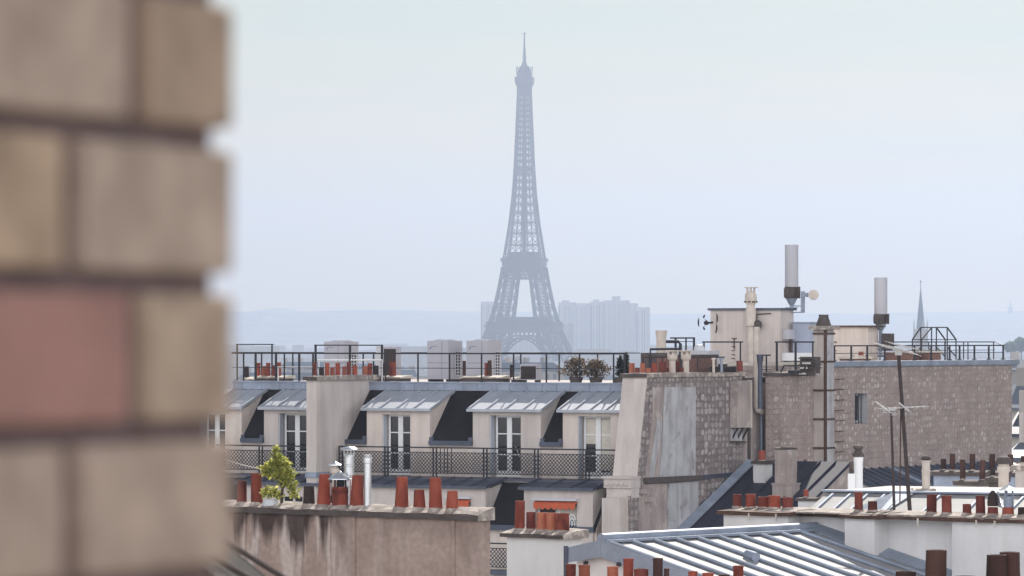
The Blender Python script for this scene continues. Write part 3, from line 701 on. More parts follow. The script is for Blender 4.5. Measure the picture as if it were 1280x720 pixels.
def long_house():
    o = thing('dormer_house', 'long cream house with zinc dormers, dark slate slopes and a balcony', 'house', FF, (0,0,GB))
    prof = [(-1.9,GB),(-1.9,z_low0-.04),(-.80,z_low1-.05),(-.80,z_floor-.06),(.46,z_floor-.04),(.46,z_ledge+.45),(v_rise,z_band-.10),(v_rise,z_terr-.06),(13,z_terr-.06),(13,GB)]
    part('wall', MB().prof_u(prof, UL, UR), cream, o)
    # upper slate slope, its gutter ledge, the zinc upstand and the flat roof
    dzx = [(268,302),(330,393),(458.5,537.5),(591,676),(703.5,776)]
    iv = [(fu(a,-.04),fu(b,-.04)) for a, b in dzx]; iv[0] = (iv[0][1]-2.75,iv[0][1]); iv[1] = (iv[1][0],iv[1][0]+2.75)
    edges = [UL]+[e for p_ in iv for e in p_]+[UR]
    for ga, gb in [(edges[k],edges[k+1]) for k in range(0,len(edges),2)]:
        if gb-ga < .1: continue
        part('slate_slope', MB().prof_u([(-.02,z_ledge+.02),(.04,z_ledge-.02),(v_rise+.03,z_band-.02),(v_rise-.03,z_band+.03)], ga+.001, gb-.001), slate, o)
        part('gutter_ledge', MB().box(ga+.002,gb-.002,-.16,-.005,z_ledge-.13,z_ledge+.03), zincd, o)
        part('infill_wall', MB().box(ga+.003,gb-.003,0,.46,z_floor-.03,z_ledge-.025), cream, o)
    mb = MB().prof_u([(-.85-1.12,z_low0+.01),(-1.9,z_low0-.03),(-.74,z_low1-.02),(-.80,z_low1+.03)], UL+.01, UR-.01)
    part('slate_slope', mb, slate, o)
    part('gutter_ledge', MB().box(UL+.02,UR-.02,-2.1,-1.905,z_low0-.16,z_low0+.02), zincd, o)
    mb = MB().box(UL+.015,UR-.015,v_rise-.06,v_rise+.25,z_band+.04,z_terr); mb.box(UL,UR,v_rise-.10,v_rise+.28,z_terr,z_terr+.05)
    u = UL+.4
    while u < UR:
        mb.box(u,u+.03,v_rise-.085,v_rise-.055,z_band+.04,z_terr-.01); u += rc.uniform(.5,.9)
    part('roof_upstand', mb, zincl, o)
    part('roof', MB().box(UL+.02,UR-.02,v_rise+.281,13.02,z_terr-.058,z_terr+.02), greyplaster, o)
    part('balcony_floor', MB().prof_u([(-.95,z_floor-.10),(-.02,z_floor-.03),(-.02,z_floor),(-.95,z_floor-.055)], UL+.01, UR-.01), zincd, o)
    # four dormers of the upper storey
    dz = [(268,302,None,None),(330,393,356,388),(458.5,537.5,486,516),(591,676,620,654),(703.5,776,730,766)]
    for i, (x0, x1, w0, w1) in enumerate(dz):
        u0, u1 = fu(x0,-.04), fu(x1,-.04)
        if i == 0: u0 = u1-2.75
        if i == 1: u1 = u0+2.75
        d = MB()
        if w0 is None: a, b = u0+1.0, u0+1.95
        else: a, b = fu(w0,.24), fu(w1,.24)
        zo = fz(519.5,0)
        ax = a-.10
        front_with_opening(d, u0, u1, -.04, .34, z_floor-.02, z_eave, ax, b+.06, z_floor, zo)
        zr = lambda v: z_eave+(z_band+.02-z_eave)*(v+.04)/(v_rise+.04)
        d.prof_u([(.34,z_floor-.02),(v_rise,z_floor-.02),(v_rise,z_band-.06),(.34,zr(.34)-.08)], u0, u1)
        d.prof_u([(-.04,z_eave),(.34,z_eave),(.34,zr(.34)-.09),(-.04,z_eave+.01)], u0, u1)
        dp = part('dormer', d, cream2 if i % 2 else cream, o)
        rm = MB(); dormer_roof(rm, u0-.14, u1+.13, -.20, z_eave-.005, v_rise+.02, z_band+.0, 4)
        part('dormer_roof', rm, zinc, dp)
        cu = None
        if i == 3:
            cu = MB(); zc = (z_floor+zo)/2
            cu.bar((b-.30,.295,zo-.15),(b-.12,.295,zc),.10,.02); cu.bar((b-.10,.295,zo-.25),(b-.36,.295,zc-.25),.07,.02); cu.bar((b-.34,.295,zc),(b-.10,.295,zc-.5),.06,.02)
        french_window(dp, a, b, .24, z_floor+.02, zo, paneM=glass, curt=cu)
        if i == 4:
            m_=(a+b)/2; part('curtain', MB().box(a+.08,m_-.11,.264,.267,z_floor+1.25,zo-.1).box(m_+.11,b-.08,.264,.267,z_floor+.3,zo-.1), curtain, dp)
        part('shutter', MB().box(ax+.005,ax+.045,-.02,.235,z_floor+.05,zo-.02), wood, dp)
        part('shutter', MB().box(b+.015,b+.055,.05,.235,z_floor+.05,zo-.02), wood, dp)
        # little zinc returns where the slope meets the dormer cheeks
        part('flashing', MB().box(u0-.16,u0-.002,-.10,.10,z_ledge-.05,z_ledge+.16), zincd, dp); part('flashing', MB().box(u1+.002,u1+.16,-.10,.10,z_ledge-.05,z_ledge+.16), zincd, dp)
    # dormers of the storey below
    for i, (x0, x1, op, yb) in enumerate([(440,607,(562,590),668),(655,741,(671,723),668),(300,400,(352,380),668)]):
        vf = -2.0; u0, u1 = fu(x0,vf), fu(x1,vf); a, b = fu(op[0],vf+.1), fu(op[1],vf+.1)
        zt = fz(611.5,vf); zo = fz(626.5,vf); zb = fz(yb,vf)
        d = MB(); front_with_opening(d, u0, u1, vf, vf+.30, z_low0-.6, zt, a, b, zb, zo)
        d.prof_u([(vf+.30,z_low0-.6),(-.8,z_low0-.6),(-.8,z_low1),(vf+.30,zt)], u0, u1)
        d.prof_u([(vf,zt),(vf+.3,zt),(vf+.3,zt+.06)], u0, u1)
        dp = part('dormer', d, cream2, o)
        rm = MB(); dormer_roof(rm, u0-.14, u1+.12, vf-.14, zt+.01, -.62, z_low1+.10, max(3,int((u1-u0)/.7)))
        part('dormer_roof', rm, zincd, dp)
        f = MB().box(a,a+.07,vf+.2,vf+.26,zb,zo).box(b-.07,b,vf+.2,vf+.26,zb,zo).box(a+.07,b-.07,vf+.202,vf+.26,zb,zb+.08).box((a+b)/2-.04,(a+b)/2+.04,vf+.19,vf+.26,zb+.08,zo-.05)
        part('window_frame', f, whitepaint, dp)
        part('pane', MB().box(a+.07,b-.07,vf+.225,vf+.24,zb+.08,zo), glass, dp)
        if i < 2:
            part('curtain', MB().box(a+(b-a)*.42,b-.10,vf+.212,vf+.216,zb+.35,zo-.12), curtain, dp)
            mb = MB(); n_ = 7
            for k in range(n_):
                ua, ub = a+(b-a)*k/n_, a+(b-a)*(k+1)/n_
                mb.add([(ua,vf-.14,zo-.06),(ub,vf-.14,zo-.06),(ub,vf-.15,zo-.20),((ua+ub)/2,vf-.15,zo-.28),(ua,vf-.15,zo-.20)], [(0,4,3,2,1)])
            mb.prof_u([(vf+.02,zo+.0),(vf-.14,zo-.10),(vf-.14,zo-.04),(vf+.02,zo+.05)], a, b)
            part('awning', mb, awning, dp)
            part('awning_box', MB().box(a-.06,b+.06,vf-.16,vf-.005,zo+.055,zo+.13), palemetal, dp)
        if i == 1:
            mb = MB(); c = (b-.24, vf+.06, zb+.42)
            for rr, kz in ((.22,1.5),(.13,1.5)):
                pts = [(c[0]+rr*math.cos(t_)*.8, c[1], c[2]+rr*kz*math.sin(t_)) for t_ in [k*math.pi/9 for k in range(19)]]
                mb.tube(pts, .018, 6)
            for k in range(4):
                t_ = k*math.pi/4; mb.bar((c[0]+.17*math.cos(t_),c[1]+.01,c[2]+.33*math.sin(t_)),(c[0]-.17*math.cos(t_),c[1]+.01,c[2]-.33*math.sin(t_)),.018)
            part('window_grille', mb, whitepaint, dp)
long_house()

def balcony_railings():
    v = -.80
    o = thing('balcony_railing', 'long black balcony railing with woven wire below the zinc dormers', 'railing', FF, (fu(424,v),v,z_floor))
    mesh_railing(o, (424,769), v, 560, 595, (426,483,543.5,606.5,670.5,734.5), x_ref=600)
    m = MB(); z0 = fz(595,v); z1 = fz(560,v)
    for px in (551,556,560,565):
        u = fu(px,v); m.box(u-.014,u+.014,v-.04,v-.02,z0+.1,z1-.05)
    part('bracket_bars', m, iron, o)
    o = thing('balcony_railing', 'short dark balcony railing with woven wire half behind the brick pillar', 'railing', FF, (fu(285,v),v,z_floor))
    mesh_railing(o, (270,382), v, 557, 590, (326,), x_ref=340)
    v = -2.85; zf = fz(714,v)
    o = thing('balcony_railing', 'small lower balcony railing with woven wire beside the white chimney', 'railing', FF, (fu(604,v),v,zf))
    mesh_railing(o, (603.5,668), v, 678.5, 711, (605,), x_ref=604)
    b = MB().box(fu(596,v),fu(668,v),v-.12,-1.95,zf-.14,zf); 
    for u in (fu(600,v),fu(650,v)): b.bar((u,-2.75,zf-.15),(u,-2.0,zf-.9),.09)
    single('balcony_slab', b, zincd, 'narrow zinc covered balcony slab under the small lower railing', 'balcony', FF, (fu(604,v),v,zf))
balcony_railings()

# ------------------------------------------------------------------ chimney pieces
def pot(mb, c, rb, rt, h, wall=.028, n=16, lean=None, lip=True, dent=.015):
    l = lean or (random.uniform(-.025,.025), random.uniform(-.02,.02))
    pr = [(rb*.99,0),(rb,.02)]
    if lip: pr += [(rt+(rb-rt)*.08,h*.93),(rt*1.05,h*.94),(rt*1.06,h)]
    else: pr += [(rt,h)]
    pr += [(rt-wall,h),(rt-wall,h*.45),(.001,h*.44)]
    mb.lathe(c, pr, n, lean=l, dent=dent)
    mb.cm = 1; mb.lathe(c, [(rb*1.30,-.015),(rb*1.16,.03),(rb*1.0,.065)], n, dent=.06); mb.cm = 0     # mortar bed
def pot_px(parent, fr, v, x0, x1, yt, yb, m, taper=.86, name='chimney_pot', label=None, lip=True, lift=0, zb=None):
    p = fr.v((x0+x1)/2, yb, v); t = fr.v((x0+x1)/2, yt, v); k = fr.ppm((x0+x1)/2, v); r = (x1-x0)/2/k
    z = p[2] if zb is None else zb
    mb = MB(); pot(mb, (p[0],p[1],z+lift), r, r*taper, t[2]-z-lift, lip=lip)
    return part(name, mb, m, parent, True, label)
def slab_cap(u0, u1, v0, v1, zb, zf, zk, over=.08):
    """coping whose top falls towards the front: zb underside, zf top at the front, zk top at the back; edges broken up a little"""
    mb = MB(); n = max(2, int((u1-u0)/.3)); rr = random.Random(int(abs(u0*100)+abs(zb*10)))
    us = [u0-over+(u1-u0+2*over)*i/n for i in range(n+1)]
    F_ = lambda a: rr.uniform(-a,a)
    rows = [[(u, v0-over+F_(.012), zb+F_(.008)) for u in us],[(u, v0-over-.005+F_(.015), zf+F_(.012)) for u in us],
            [(u, (v0+v1)/2, (zf+zk)/2+.02+F_(.018)) for u in us],[(u, v1+over+F_(.01), zk+F_(.01)) for u in us],[(u, v1+over, zb) for u in us]]
    vs_ = [p for r_ in rows for p in r_]; m = n+1; fs = []
    for j in range(5):
        for i in range(n): a = j*m+i; b = ((j+1)%5)*m+i; fs.append((a, a+1, b+1, b))
    fs.append(tuple(j*m for j in range(5))); fs.append(tuple(j*m+n for j in range(5))[::-1])
    mb.add(vs_, fs)
    for i in range(n): mb.M[i] = 1                       # the upright front edge is darker, its shade put into the colour
    return mb
def cowl(mb, c, r, h, n=14):
    mb.lathe(c, [(r,0),(r*.98,.015),(r*.12,h),(.001,h+.02)], n)
    mb.lathe(c, [(r,0),(.001,h*.6)], n)
def flue(mb, c, r, h, rings=3):
    pr = [(r,0)]
    for k in range(rings):
        z = h*(k+1)/(rings+1); pr += [(r,z-.02),(r*1.08,z-.012),(r*1.08,z+.012),(r,z+.02)]
    pr += [(r,h),(r*.9,h),(r*.9,h-.2),(.001,h-.2)]
    mb.lathe(c, pr, 14)

# ------------------------------------------------------------------ the cream chimney wall that crosses the dormer house
def chimney_wall():
    v0 = -2.1; u0 = fu(383,v0); u1 = fu(395.5,v0)
    z1 = fz(475.5,v0,390); zb = fz(595,v0,390)
    o = thing('chimney_wall', 'tall plain cream chimney wall between the dormers, clay pots along its top', 'chimney', FF, (u0,v0,GB))
    b = FF.u(479,476,u1); m1 = FF.u(438,556,u1)
    prof = [(v0,GB),(v0,z1),(b[1]+.1,z1),(b[1]+.1,z_band-.1),(0.05,z_ledge-.1),(0.05,GB)]
    part('wall', MB().prof_u(prof, u0, u1), cream2, o)
    part('flashing', MB().box(u0-.03,u1+.03,v0-.04,-.9,zb-.06,zb+.14), zincl, o)
    part('cap', slab_cap(u0,u1,v0,b[1]+.15,z1+.002,z1+.14,z1+.16,.10), capmat, o)
    zc = z1+.12
    # two staggered files of pots on the cap
    for x0,x1,yt,mm in [(391,396.5,453,terra),(398.5,405.5,459,blackpot),(406,412,454,terra),(412.5,418.5,459,orange),(419,425.5,454,terra),(427.5,433.5,458,orange),(433.5,439,452.5,terrad),(440.5,447,457,terra),(453,460,457.5,orange),(459.5,465.5,454,terra),(466,473.5,457,blackpot)]:
        p = FF.u((x0+x1)/2, 466, (u0+u1)/2); t = FF.u((x0+x1)/2, yt, (u0+u1)/2); k = FPX/FF.world(p)[1]
        r = (x1-x0)/2/k; mb = MB(); pot(mb, (p[0],p[1],zc), r, r*.9, t[2]-zc); part('chimney_pot', mb, mm, o, True)
chimney_wall()

# ------------------------------------------------------------------ things on the long flat roof
ZT = z_terr+.02
def terrace_stack(x0, x1, v, d, ytop, ycap, label, pots, body=capdark):
    p0, p1 = FF.v(x0,ycap,v), FF.v(x1,ycap,v); zt = p0[2]
    o = thing('chimney_stack', label, 'chimney', FF, (p0[0],v,ZT), 'low chimney stacks on the flat roof')
    part('stack_body', MB().box(p0[0]+.1,p1[0]-.1,v,v+d,ZT-.01,zt-.06), body, o)
    zc = FF.v(x0,ytop,v)[2]
    part('cap', slab_cap(p0[0]+.1,p1[0]-.1,v,v+d,zt-.058,zt-.01,zt+(zc-zt)*.45,.06), caplight, o)
    for a,b,yt,mm in pots: pot_px(o, FF, v+d*.5, a, b, yt, 0, mm, .92, zb=zt-.02)
terrace_stack(302, 331, 3.0, .6, 469, 473, 'low terrace chimney stack with lumpy pale cap and one grey pot, by the brick pillar', [(305,311.5,458,blackpot)])
terrace_stack(317, 357, 2.3, .7, 467, 471, 'low terrace chimney stack with five clay pots near the brick pillar', [(320,325.5,453.5,terra),(326.5,332.5,457.5,orange),(332,338,453.5,terra),(339,345.5,456.5,terrad),(346,351.5,453,terra)])
terrace_stack(478, 502.5, 2.2, .8, 467, 471, 'low dark stack with white cap and stout red pot next to the chimney wall', [(478.5,484.5,454,brownpot),(486.5,495.5,452,terra)])
terrace_stack(574, 627, 2.2, .8, 467, 471, 'low dark stack with white cap below the twin air conditioners', [(578,582.5,451,brownpot),(605.5,610.5,454,terra),(609.5,615,450.5,brownpot)])
terrace_stack(636, 645, 2.2, .6, 469, 473, 'tiny dark stub stack with white rubble cap beside the small air conditioner', [(637,641,456,blackpot)])

def ac_unit(x0, xm, x1, yt, yb, v, label, kind):
    p0, p1 = FF.v(x0,yt,v), FF.v(xm,yt,v); u0, u1 = p0[0], p1[0]; zt = p0[2]
    d = FF.u(x1,yt,u1)[1]-v
    o = thing('air_conditioner', label, 'air conditioner', FF, (u0,v,ZT))
    zb = ZT+.10
    part('cabinet', MB().box(u0,u1,v,v+d,zb,zt), acmat, o)
    part('foot', MB().box(u0,u0+.12,v+.05,v+d-.05,ZT,zb), darkgrille, o); part('foot', MB().box(u1-.12,u1,v+.05,v+d-.05,ZT,zb), darkgrille, o)
    if kind == 'tall':
        h = zt-zb
        m = MB()
        m.box(u0+(u1-u0)*.70,u0+(u1-u0)*.71,v-.004,v,zb+.03,zt-.03); m.box(u0+.01,u1-.01,v-.004,v,zb+h*.42,zb+h*.428)
        part('panel_joint', m, darkgrille, o)
        m = MB(); ym = v+d*.52
        m.box(u1+.001,u1+.012,v+d*.45,v+d*.82,zb+h*.10,zb+h*.72)
        part('side_coil', m, darkgrille, o)
        m = MB()
        for k in range(9):
            z = zb+h*(.10+.62*k/8); m.box(u1+.012,u1+.05,v+d*.45,v+d*.82,z-.012,z+.018)
        for k in range(3):
            y = v+d*(.45+.37*k/2); m.box(u1+.013,u1+.045,y-.015,y+.015,zb+h*.10,zb+h*.72)
        part('coil_guard', m, palemetal, o)
        m = MB(); uc, vc = (u0+u1)/2, v+d/2
        m.box(u0+.16,u1-.16,v+.2,v+d-.2,zt,zt+.025); part('fan_shroud', m, acmat, o)
        m = MB().lathe((uc,vc,zt+.025), [(.30,0),(.30,.03),(.26,.03),(.25,.005)], 18)
        for k in range(5): m.box(uc-.24,uc+.24,vc-.20+.10*k-.01,vc-.20+.10*k+.01,zt+.045,zt+.055)
        part('fan_guard', m, palemetal, o, True)
        m = MB(); a = u0+.10; z = zt-.30     # small blue emblem and a dark line on the front
        m.add([(a,v-.006,z),(a+.10,v-.006,z+.10),(a+.06,v-.006,z)], [(0,2,1)]); m.box(a+.11,a+.34,v-.006,v-.001,z+.075,z+.088)
        part('emblem', m, bluemark, o)
    else:
        m = MB(); f = .06
        m.box(u0+(u1-u0)*f,u1-.04,v-.012,v-.001,zb+.04,zt-.08); part('fan_opening', m, darkgrille, o)
        m = MB(); n_ = 8
        for k in range(1,n_): m.box(u0+(u1-u0)*f+(u1-u0)*(.93-f)*k/n_-.006,u0+(u1-u0)*f+(u1-u0)*(.93-f)*k/n_+.006,v-.02,v-.013,zb+.04,zt-.08)
        for k in range(1,5): z=zb+.04+(zt-zb-.12)*k/5; m.box(u0+(u1-u0)*f,u1-.04,v-.028,v-.021,z-.005,z+.005)
        part('fan_guard', m, rusty, o)
        part('side_coil', MB().box(u1+.001,u1+.012,v+d*.35,v+d*.85,zb+.08,zt-.08), greyant, o)
ac_unit(405,430,448,427,470,5.0,'pale tall air conditioner behind the pots of the chimney wall','tall')
ac_unit(534,560,578,426,480,4.2,'tall grey air conditioner of the twin pair, the one nearer the chimney wall','tall')
ac_unit(583,610.5,627,426,478,4.2,'tall grey air conditioner of the twin pair, the one nearer the shrubs','tall')
ac_unit(479,496,501,433.5,470,4.6,'squat air conditioner with a big dark fan grille behind the stout red pot','low')
ac_unit(650,671,677,455,482,2.6,'small white air conditioner with a brown fan opening, low on the roof edge','low')
p = FF.v(469,434,5.0); q = FF.v(478,434,5.0)
single('metal_cabinet', MB().box(p[0],q[0],5.05,5.7,ZT,p[2]).box(p[0]-.03,q[0]+.03,5.02,5.73,p[2],p[2]+.04), palemetal, 'narrow pale metal cabinet beside the squat dark air conditioner', 'cabinet', FF, (p[0],5.05,ZT))

def long_railing(name, label, x0, x1, v, ytop, ymid, posts, x_ref, w=.055, ybase=None, thick_posts=(), end_drop=False):
    z1 = FF.v(x_ref,ytop,v)[2]; zm = FF.v(x_ref,ymid,v)[2] if ymid else None
    zb = ZT if ybase is None else FF.v(x_ref,ybase,v)[2]
    o = thing(name, label, 'railing', FF, (fu(x0,v),v,zb))
    mb = MB().box(fu(x0,v),fu(x1,v),v-w/2,v+w/2,z1-w/2,z1+w/2); part('top_rail', mb, iron, o)
    if zm: part('middle_rail', MB().box(fu(x0,v),fu(x1,v),v-.012,v+.012,zm-.013,zm+.013), iron, o)
    for px in posts:
        t = .065 if px in thick_posts else .046
        u = fu(px,v); part('post', MB().box(u-t/2,u+t/2,v-t/2,v+t/2,zb,z1-w/2), iron, o)
    return o
long_railing('roof_railing','long thin black railing along the edge of the flat roof',290,783,1.75,442,460.5,(304.5,319.5,345,355.5,374,391.5,437,482,522.5,562,602,642,683,724.5,767,781),620,thick_posts=(319.5,345,374))
long_railing('roof_railing','far parallel roof railing with slender posts behind the air conditioners',290,800,9.0,441,None,(327,366,391,454,467,651,699,747),620,w=.035)
o = long_railing('roof_railing','tall open bar frame standing over the low terrace stacks by the brick pillar',295,342,3.4,430.5,None,(296.5,340),320,w=.04)
o = long_railing('roof_railing','tall bar frame over the pots of the chimney wall',393,478.5,2.1,431.5,None,(394.5,437.5,477.5),437,w=.045,thick_posts=(394.5,437.5,477.5))
for a,b,py,v,lab in ((346,392,459.3,2.0,'white pipe across the railing behind the low five pot stack'),(397,478,450,1.9,'white pipe across the railing behind the chimney wall pots')):
    z = FF.v((a+b)/2,py,v)[2]; mb = MB().tube([(fu(a,v),v,z),(fu(b,v),v,z)],.032,8)
    for px in (a+1,b-1): mb.box(fu(px,v)-.02,fu(px,v)+.02,v+.03,v+.05,ZT,z+.02)
    single('white_pipe', mb, whitepaint, lab, 'pipe', FF, (fu(a,v),v,ZT), smooth=True)

def shrub(px, yb, v, wpx, hpx, leafm, label, kind, n=650, leafs=.13, group=None, name='potted_shrub'):
    k = FF.ppm(px, v); c = FF.v(px, yb, v); w_, h = wpx/k/2, hpx/k
    o = thing(name, label, 'shrub', FF, (c[0],v,ZT), group)
    b = MB().lathe((c[0],v,ZT), [(.20,0),(.27,.22),(.25,.22),(.22,.18),(.001,.18)], 14); part('planter', b, capdark, o, True)
    mb = MB(); zb = ZT+.24
    for k_ in range(5):
        a = random.uniform(0,6.28); mb.tube([(c[0],v,zb-.05),(c[0]+math.cos(a)*w_*.3,v+math.sin(a)*w_*.3,zb+h*.5)],[.02,.008],6)
    part('stem', mb, bark, o)
    mb = MB(); H = c[2]+h-zb
    for i in range(n):
        t_ = random.random()
        if kind == 'cone': rr = w_*(1-t_)**.75*math.sqrt(random.random())*1.05
        else: rr = w_*(.55+.6*math.sin(math.pi*min(1,t_*.95+.12)))*math.sqrt(random.random())*(1+.25*math.sin(i*1.7))
        a = random.uniform(0,6.28); mb.leaf((c[0]+rr*math.cos(a),v+rr*math.sin(a),zb+t_*H*(1 if kind=='cone' else .95)), leafs)
    if kind == 'spiky':
        for i in range(26):
            a = random.uniform(0,6.28); rr = random.uniform(0,w_*.9); zt_ = zb+H*random.uniform(.8,1.12)
            for q in range(6): mb.leaf((c[0]+rr*math.cos(a),v+rr*math.sin(a),zt_-q*.05), .10, .4)
    part('foliage', mb, leafm, o)
shrub(720,478,2.9,35,30,leaf_brown,'bronze leaved bush in front of the long railing, nearer the air conditioners','spiky')
shrub(745,478,2.9,30,27,leaf_brown,'bronze leaved bush next to the dark cypresses','spiky')
shrub(775,478,2.9,12,30,leaf_dark,'slim dark cypress beside the bronze bushes, the lower of the two','cone',360,.14)
shrub(782.5,478,3.1,9,34,leaf_dark,'slim dark cypress next to the party wall, the taller of the two','cone',360,.14)

# ------------------------------------------------------------------ party wall at the end of the dormer house
def party_wall():
    U1 = FF.v(795,600,-1.55)[0]; T = FF.v(808,470,-.6)[0]-FF.v(779,470,-.6)[0]; T = .95
    F_ = lambda px, py: FF.u(px, py, U1)[1:]
    base = (U1, F_(795,600)[0], GB)
    o = thing('party_wall', 'rubble stone party wall with a slanting cream edge, grey cement patches and pots on top', 'wall', FF, base)
    top = F_(808,472); b1 = F_(795,600); b2 = F_(787.5,626)[0]; back = F_(931,474)
    zt = top[1]
    prof = [(b2,GB),(b2,b1[1]-.55),(b1[0],b1[1]),(top[0],zt),(back[0],zt),(back[0],GB)]
    def inset(d): return [(p[0]+d if i < 4 else p[0], p[1]) for i, p in enumerate(prof)]
    part('stone_face', MB().prof_u(inset(.05), U1-.10, U1), stoneA, o)
    part('rendered_edge', MB().prof_u(prof, U1-T, U1-.101), cream2, o)
    m = MB().prof_u([(b2-.002,b1[1]-.55),(b1[0]-.002,b1[1]),(top[0]-.002,zt),(top[0]+.05,zt),(b1[0]+.05,b1[1]),(b2+.05,b1[1]-.55)], U1-.100, U1+.015)
    part('edge_band', m, cream2, o)
    # capital and pilaster below
    zc = b1[1]
    m = MB().box(U1-T-.12,U1+.03,b1[0]-.42,b1[0]+.25,zc-.28,zc+.05).box(U1-T-.18,U1+.06,b1[0]-.5,b1[0]+.25,zc+.05,zc+.13).box(U1-T-.05,U1+.02,b1[0]-.34,b1[0]+.2,zc-.62,zc-.285)
    for k in range(5): m.lathe((U1-T+.0+k*.2,b1[0]-.42,zc-.14), [(.0,-.09),(.07,-.05),(.08,.02),(.03,.08),(0,.1)], 8)
    part('capital', m, cream2, o)
    pil = MB().box(U1-T+.05,U1-.18,b2-.42,b2-.003,GB,zc-.62)
    part('pilaster', pil, cream2, o)
    # cement patches set into the stones
    P1 = lambda px, py: F_(px,py)
    def face(pts, d, mat, name, lab=None): return part(name, MB().prof_u([F_(*p) for p in pts][::-1], U1+.001, U1+d), mat, o, label=lab)
    face([(829,484),(868,484),(868,596),(823,599),(826,560)], .05, cement, 'cement_panel', 'smooth grey cement panel between the stones')
    face([(815,484),(828.5,484),(825.5,560),(822.5,598),(806,598),(812,545),(815,515)], .035, cementp, 'cement_panel', 'pinkish patched cement strip')
    face([(820,524),(826,530),(822,560),(814,598),(809,598),(815,560)], .06, cement, 'cement_panel')
    face([(804,597),(872,594),(872,600),(804,604)], .22, capdark, 'ledge')
    face([(872,594.5),(930,589),(930,592),(872,599.5)], .12, zincd, 'ledge')
    face([(805,605),(832,604),(832,690),(796,690),(798,640)], .06, cementp, 'cement_panel', 'pinkish cement below the ledge')
    face([(832.5,604),(870,601),(870,690),(832.5,690)], .10, cement, 'cement_panel', 'pale grey cement below the ledge')
    m = MB()
    for (a,b) in (((800,612),.0),((806,606),.1),((803,622),.0)):
        v, z = F_(*a); m.box(U1+.001,U1+.14,v,v+.5,z-.16,z+.02)
    part('broken_corbel', m, cementp, o)
    # coping, with a break in the level
    n = MB(); z0 = zt
    part('cap', slab_cap(U1-T, U1, top[0]-.02, back[0], zt+.001, zt+.13, zt+.13, .07), capmat, o)
    # grey zinc duct on brackets and the pale strip with pipes behind it
    v0, z1 = F_(912,476); v1, z2 = F_(930,534)
    dk_ = part('duct', MB().box(U1+.02,U1+.30,v0,v1-.06,z2,z1), cementp, o)
    part('edge_trim', MB().box(U1+.01,U1+.32,v1-.059,v1+.05,z2-.02,z1+.02), caplight, dk_)
    m = MB()
    for v in (v0+.15,(v0+v1)/2,v1-.15): m.bar((U1+.25,v,z2-.01),(U1+.01,v,z2-.45),.05)
    part('bracket', m, iron, o)
    face([(913,536),(926,536),(926,551),(913,551)], .06, cement, 'cement_panel')
    face([(912,551.5),(928,551.5),(928,553.5),(912,553.5)], .16, capdark, 'ledge')
    # pots along the top, wall seen almost end on: they stand in two files
    zc = zt+.11
    for x0,x1,yt,mm,du in [(786,793.5,454,orange,-.75),(793.5,800,459.5,terra,-.5),(800,806.5,454,orange,-.75),(807,813.5,460,orange,-.3),(814,821.5,454,terra,-.6),(824,833.5,452,terrad,-.35),(831,837.5,460,terrad,-.6),(844,850,452,terrad,-.6),(849,855,459.5,terrad,-.35)]:
        p = FF.u((x0+x1)/2,466,U1+du); t = FF.u((x0+x1)/2,yt,U1+du); k = FPX/FF.world(p)[1]; r = (x1-x0)/2/k
        mb = MB(); pot(mb, (p[0],p[1],zc), r, r*.94, t[2]-zc); part('chimney_pot', mb, mm, o, True)
    for x in (840.5, 857.5):       # pale lantern headed vents
        p = FF.u(x,466,U1-.22); t = FF.u(x,438,U1-.22); h = t[2]-zc; c = (p[0],p[1],zc)
        mb = MB().lathe(c, [(.12,0),(.115,h*.55),(.17,h*.62),(.19,h*.66),(.19,h*.82),(.12,h*.82)], 8)
        for k in range(4):
            a = math.pi/4+k*math.pi/2; mb.box(c[0]+.13*math.cos(a)-.045,c[0]+.13*math.cos(a)+.045,c[1]+.13*math.sin(a)-.045,c[1]+.13*math.sin(a)+.045,zc+h*.82,zc+h*.97)
        mb.box(c[0]-.2,c[0]+.2,c[1]-.2,c[1]+.2,zc+h*.955,zc+h); mb.box(c[0]-.09,c[0]+.09,c[1]-.09,c[1]+.09,zc+h*.78,zc+h*.80)
        part('lantern_vent', mb, ceramic, o, True)
    p = FF.u(924.5,466,U1-.2); t = FF.u(924.5,451,U1-.2); mb = MB(); pot(mb,(p[0],p[1],zc),.12,.115,t[2]-zc); part('chimney_pot', mb, terrad, o, True)
    return U1, zt, back
U1, ZW1, W1B = party_wall()
rail = thing('roof_railing', 'low dark railing on top of the party wall, behind its lantern vents', 'railing', FF, (U1-.9,5,ZW1))
za, zb_ = FF.u(870,441,U1-.9)[2], ZW1+.05
va, vb = FF.u(803,446,U1-.9)[1], FF.u(905,446,U1-.9)[1]
part('top_rail', MB().bar((U1-.88,va,FF.u(803,446.5,U1-.9)[2]),(U1-.88,vb,FF.u(905,446.5,U1-.9)[2]),.045), iron, rail)
for px in (804,812,828,872,893,901): v = FF.u(px,446,U1-.88)[1]; part('post', MB().box(U1-.9,U1-.86,v-.02,v+.02,zb_,FF.u(px,446.5,U1-.88)[2]), iron, rail)

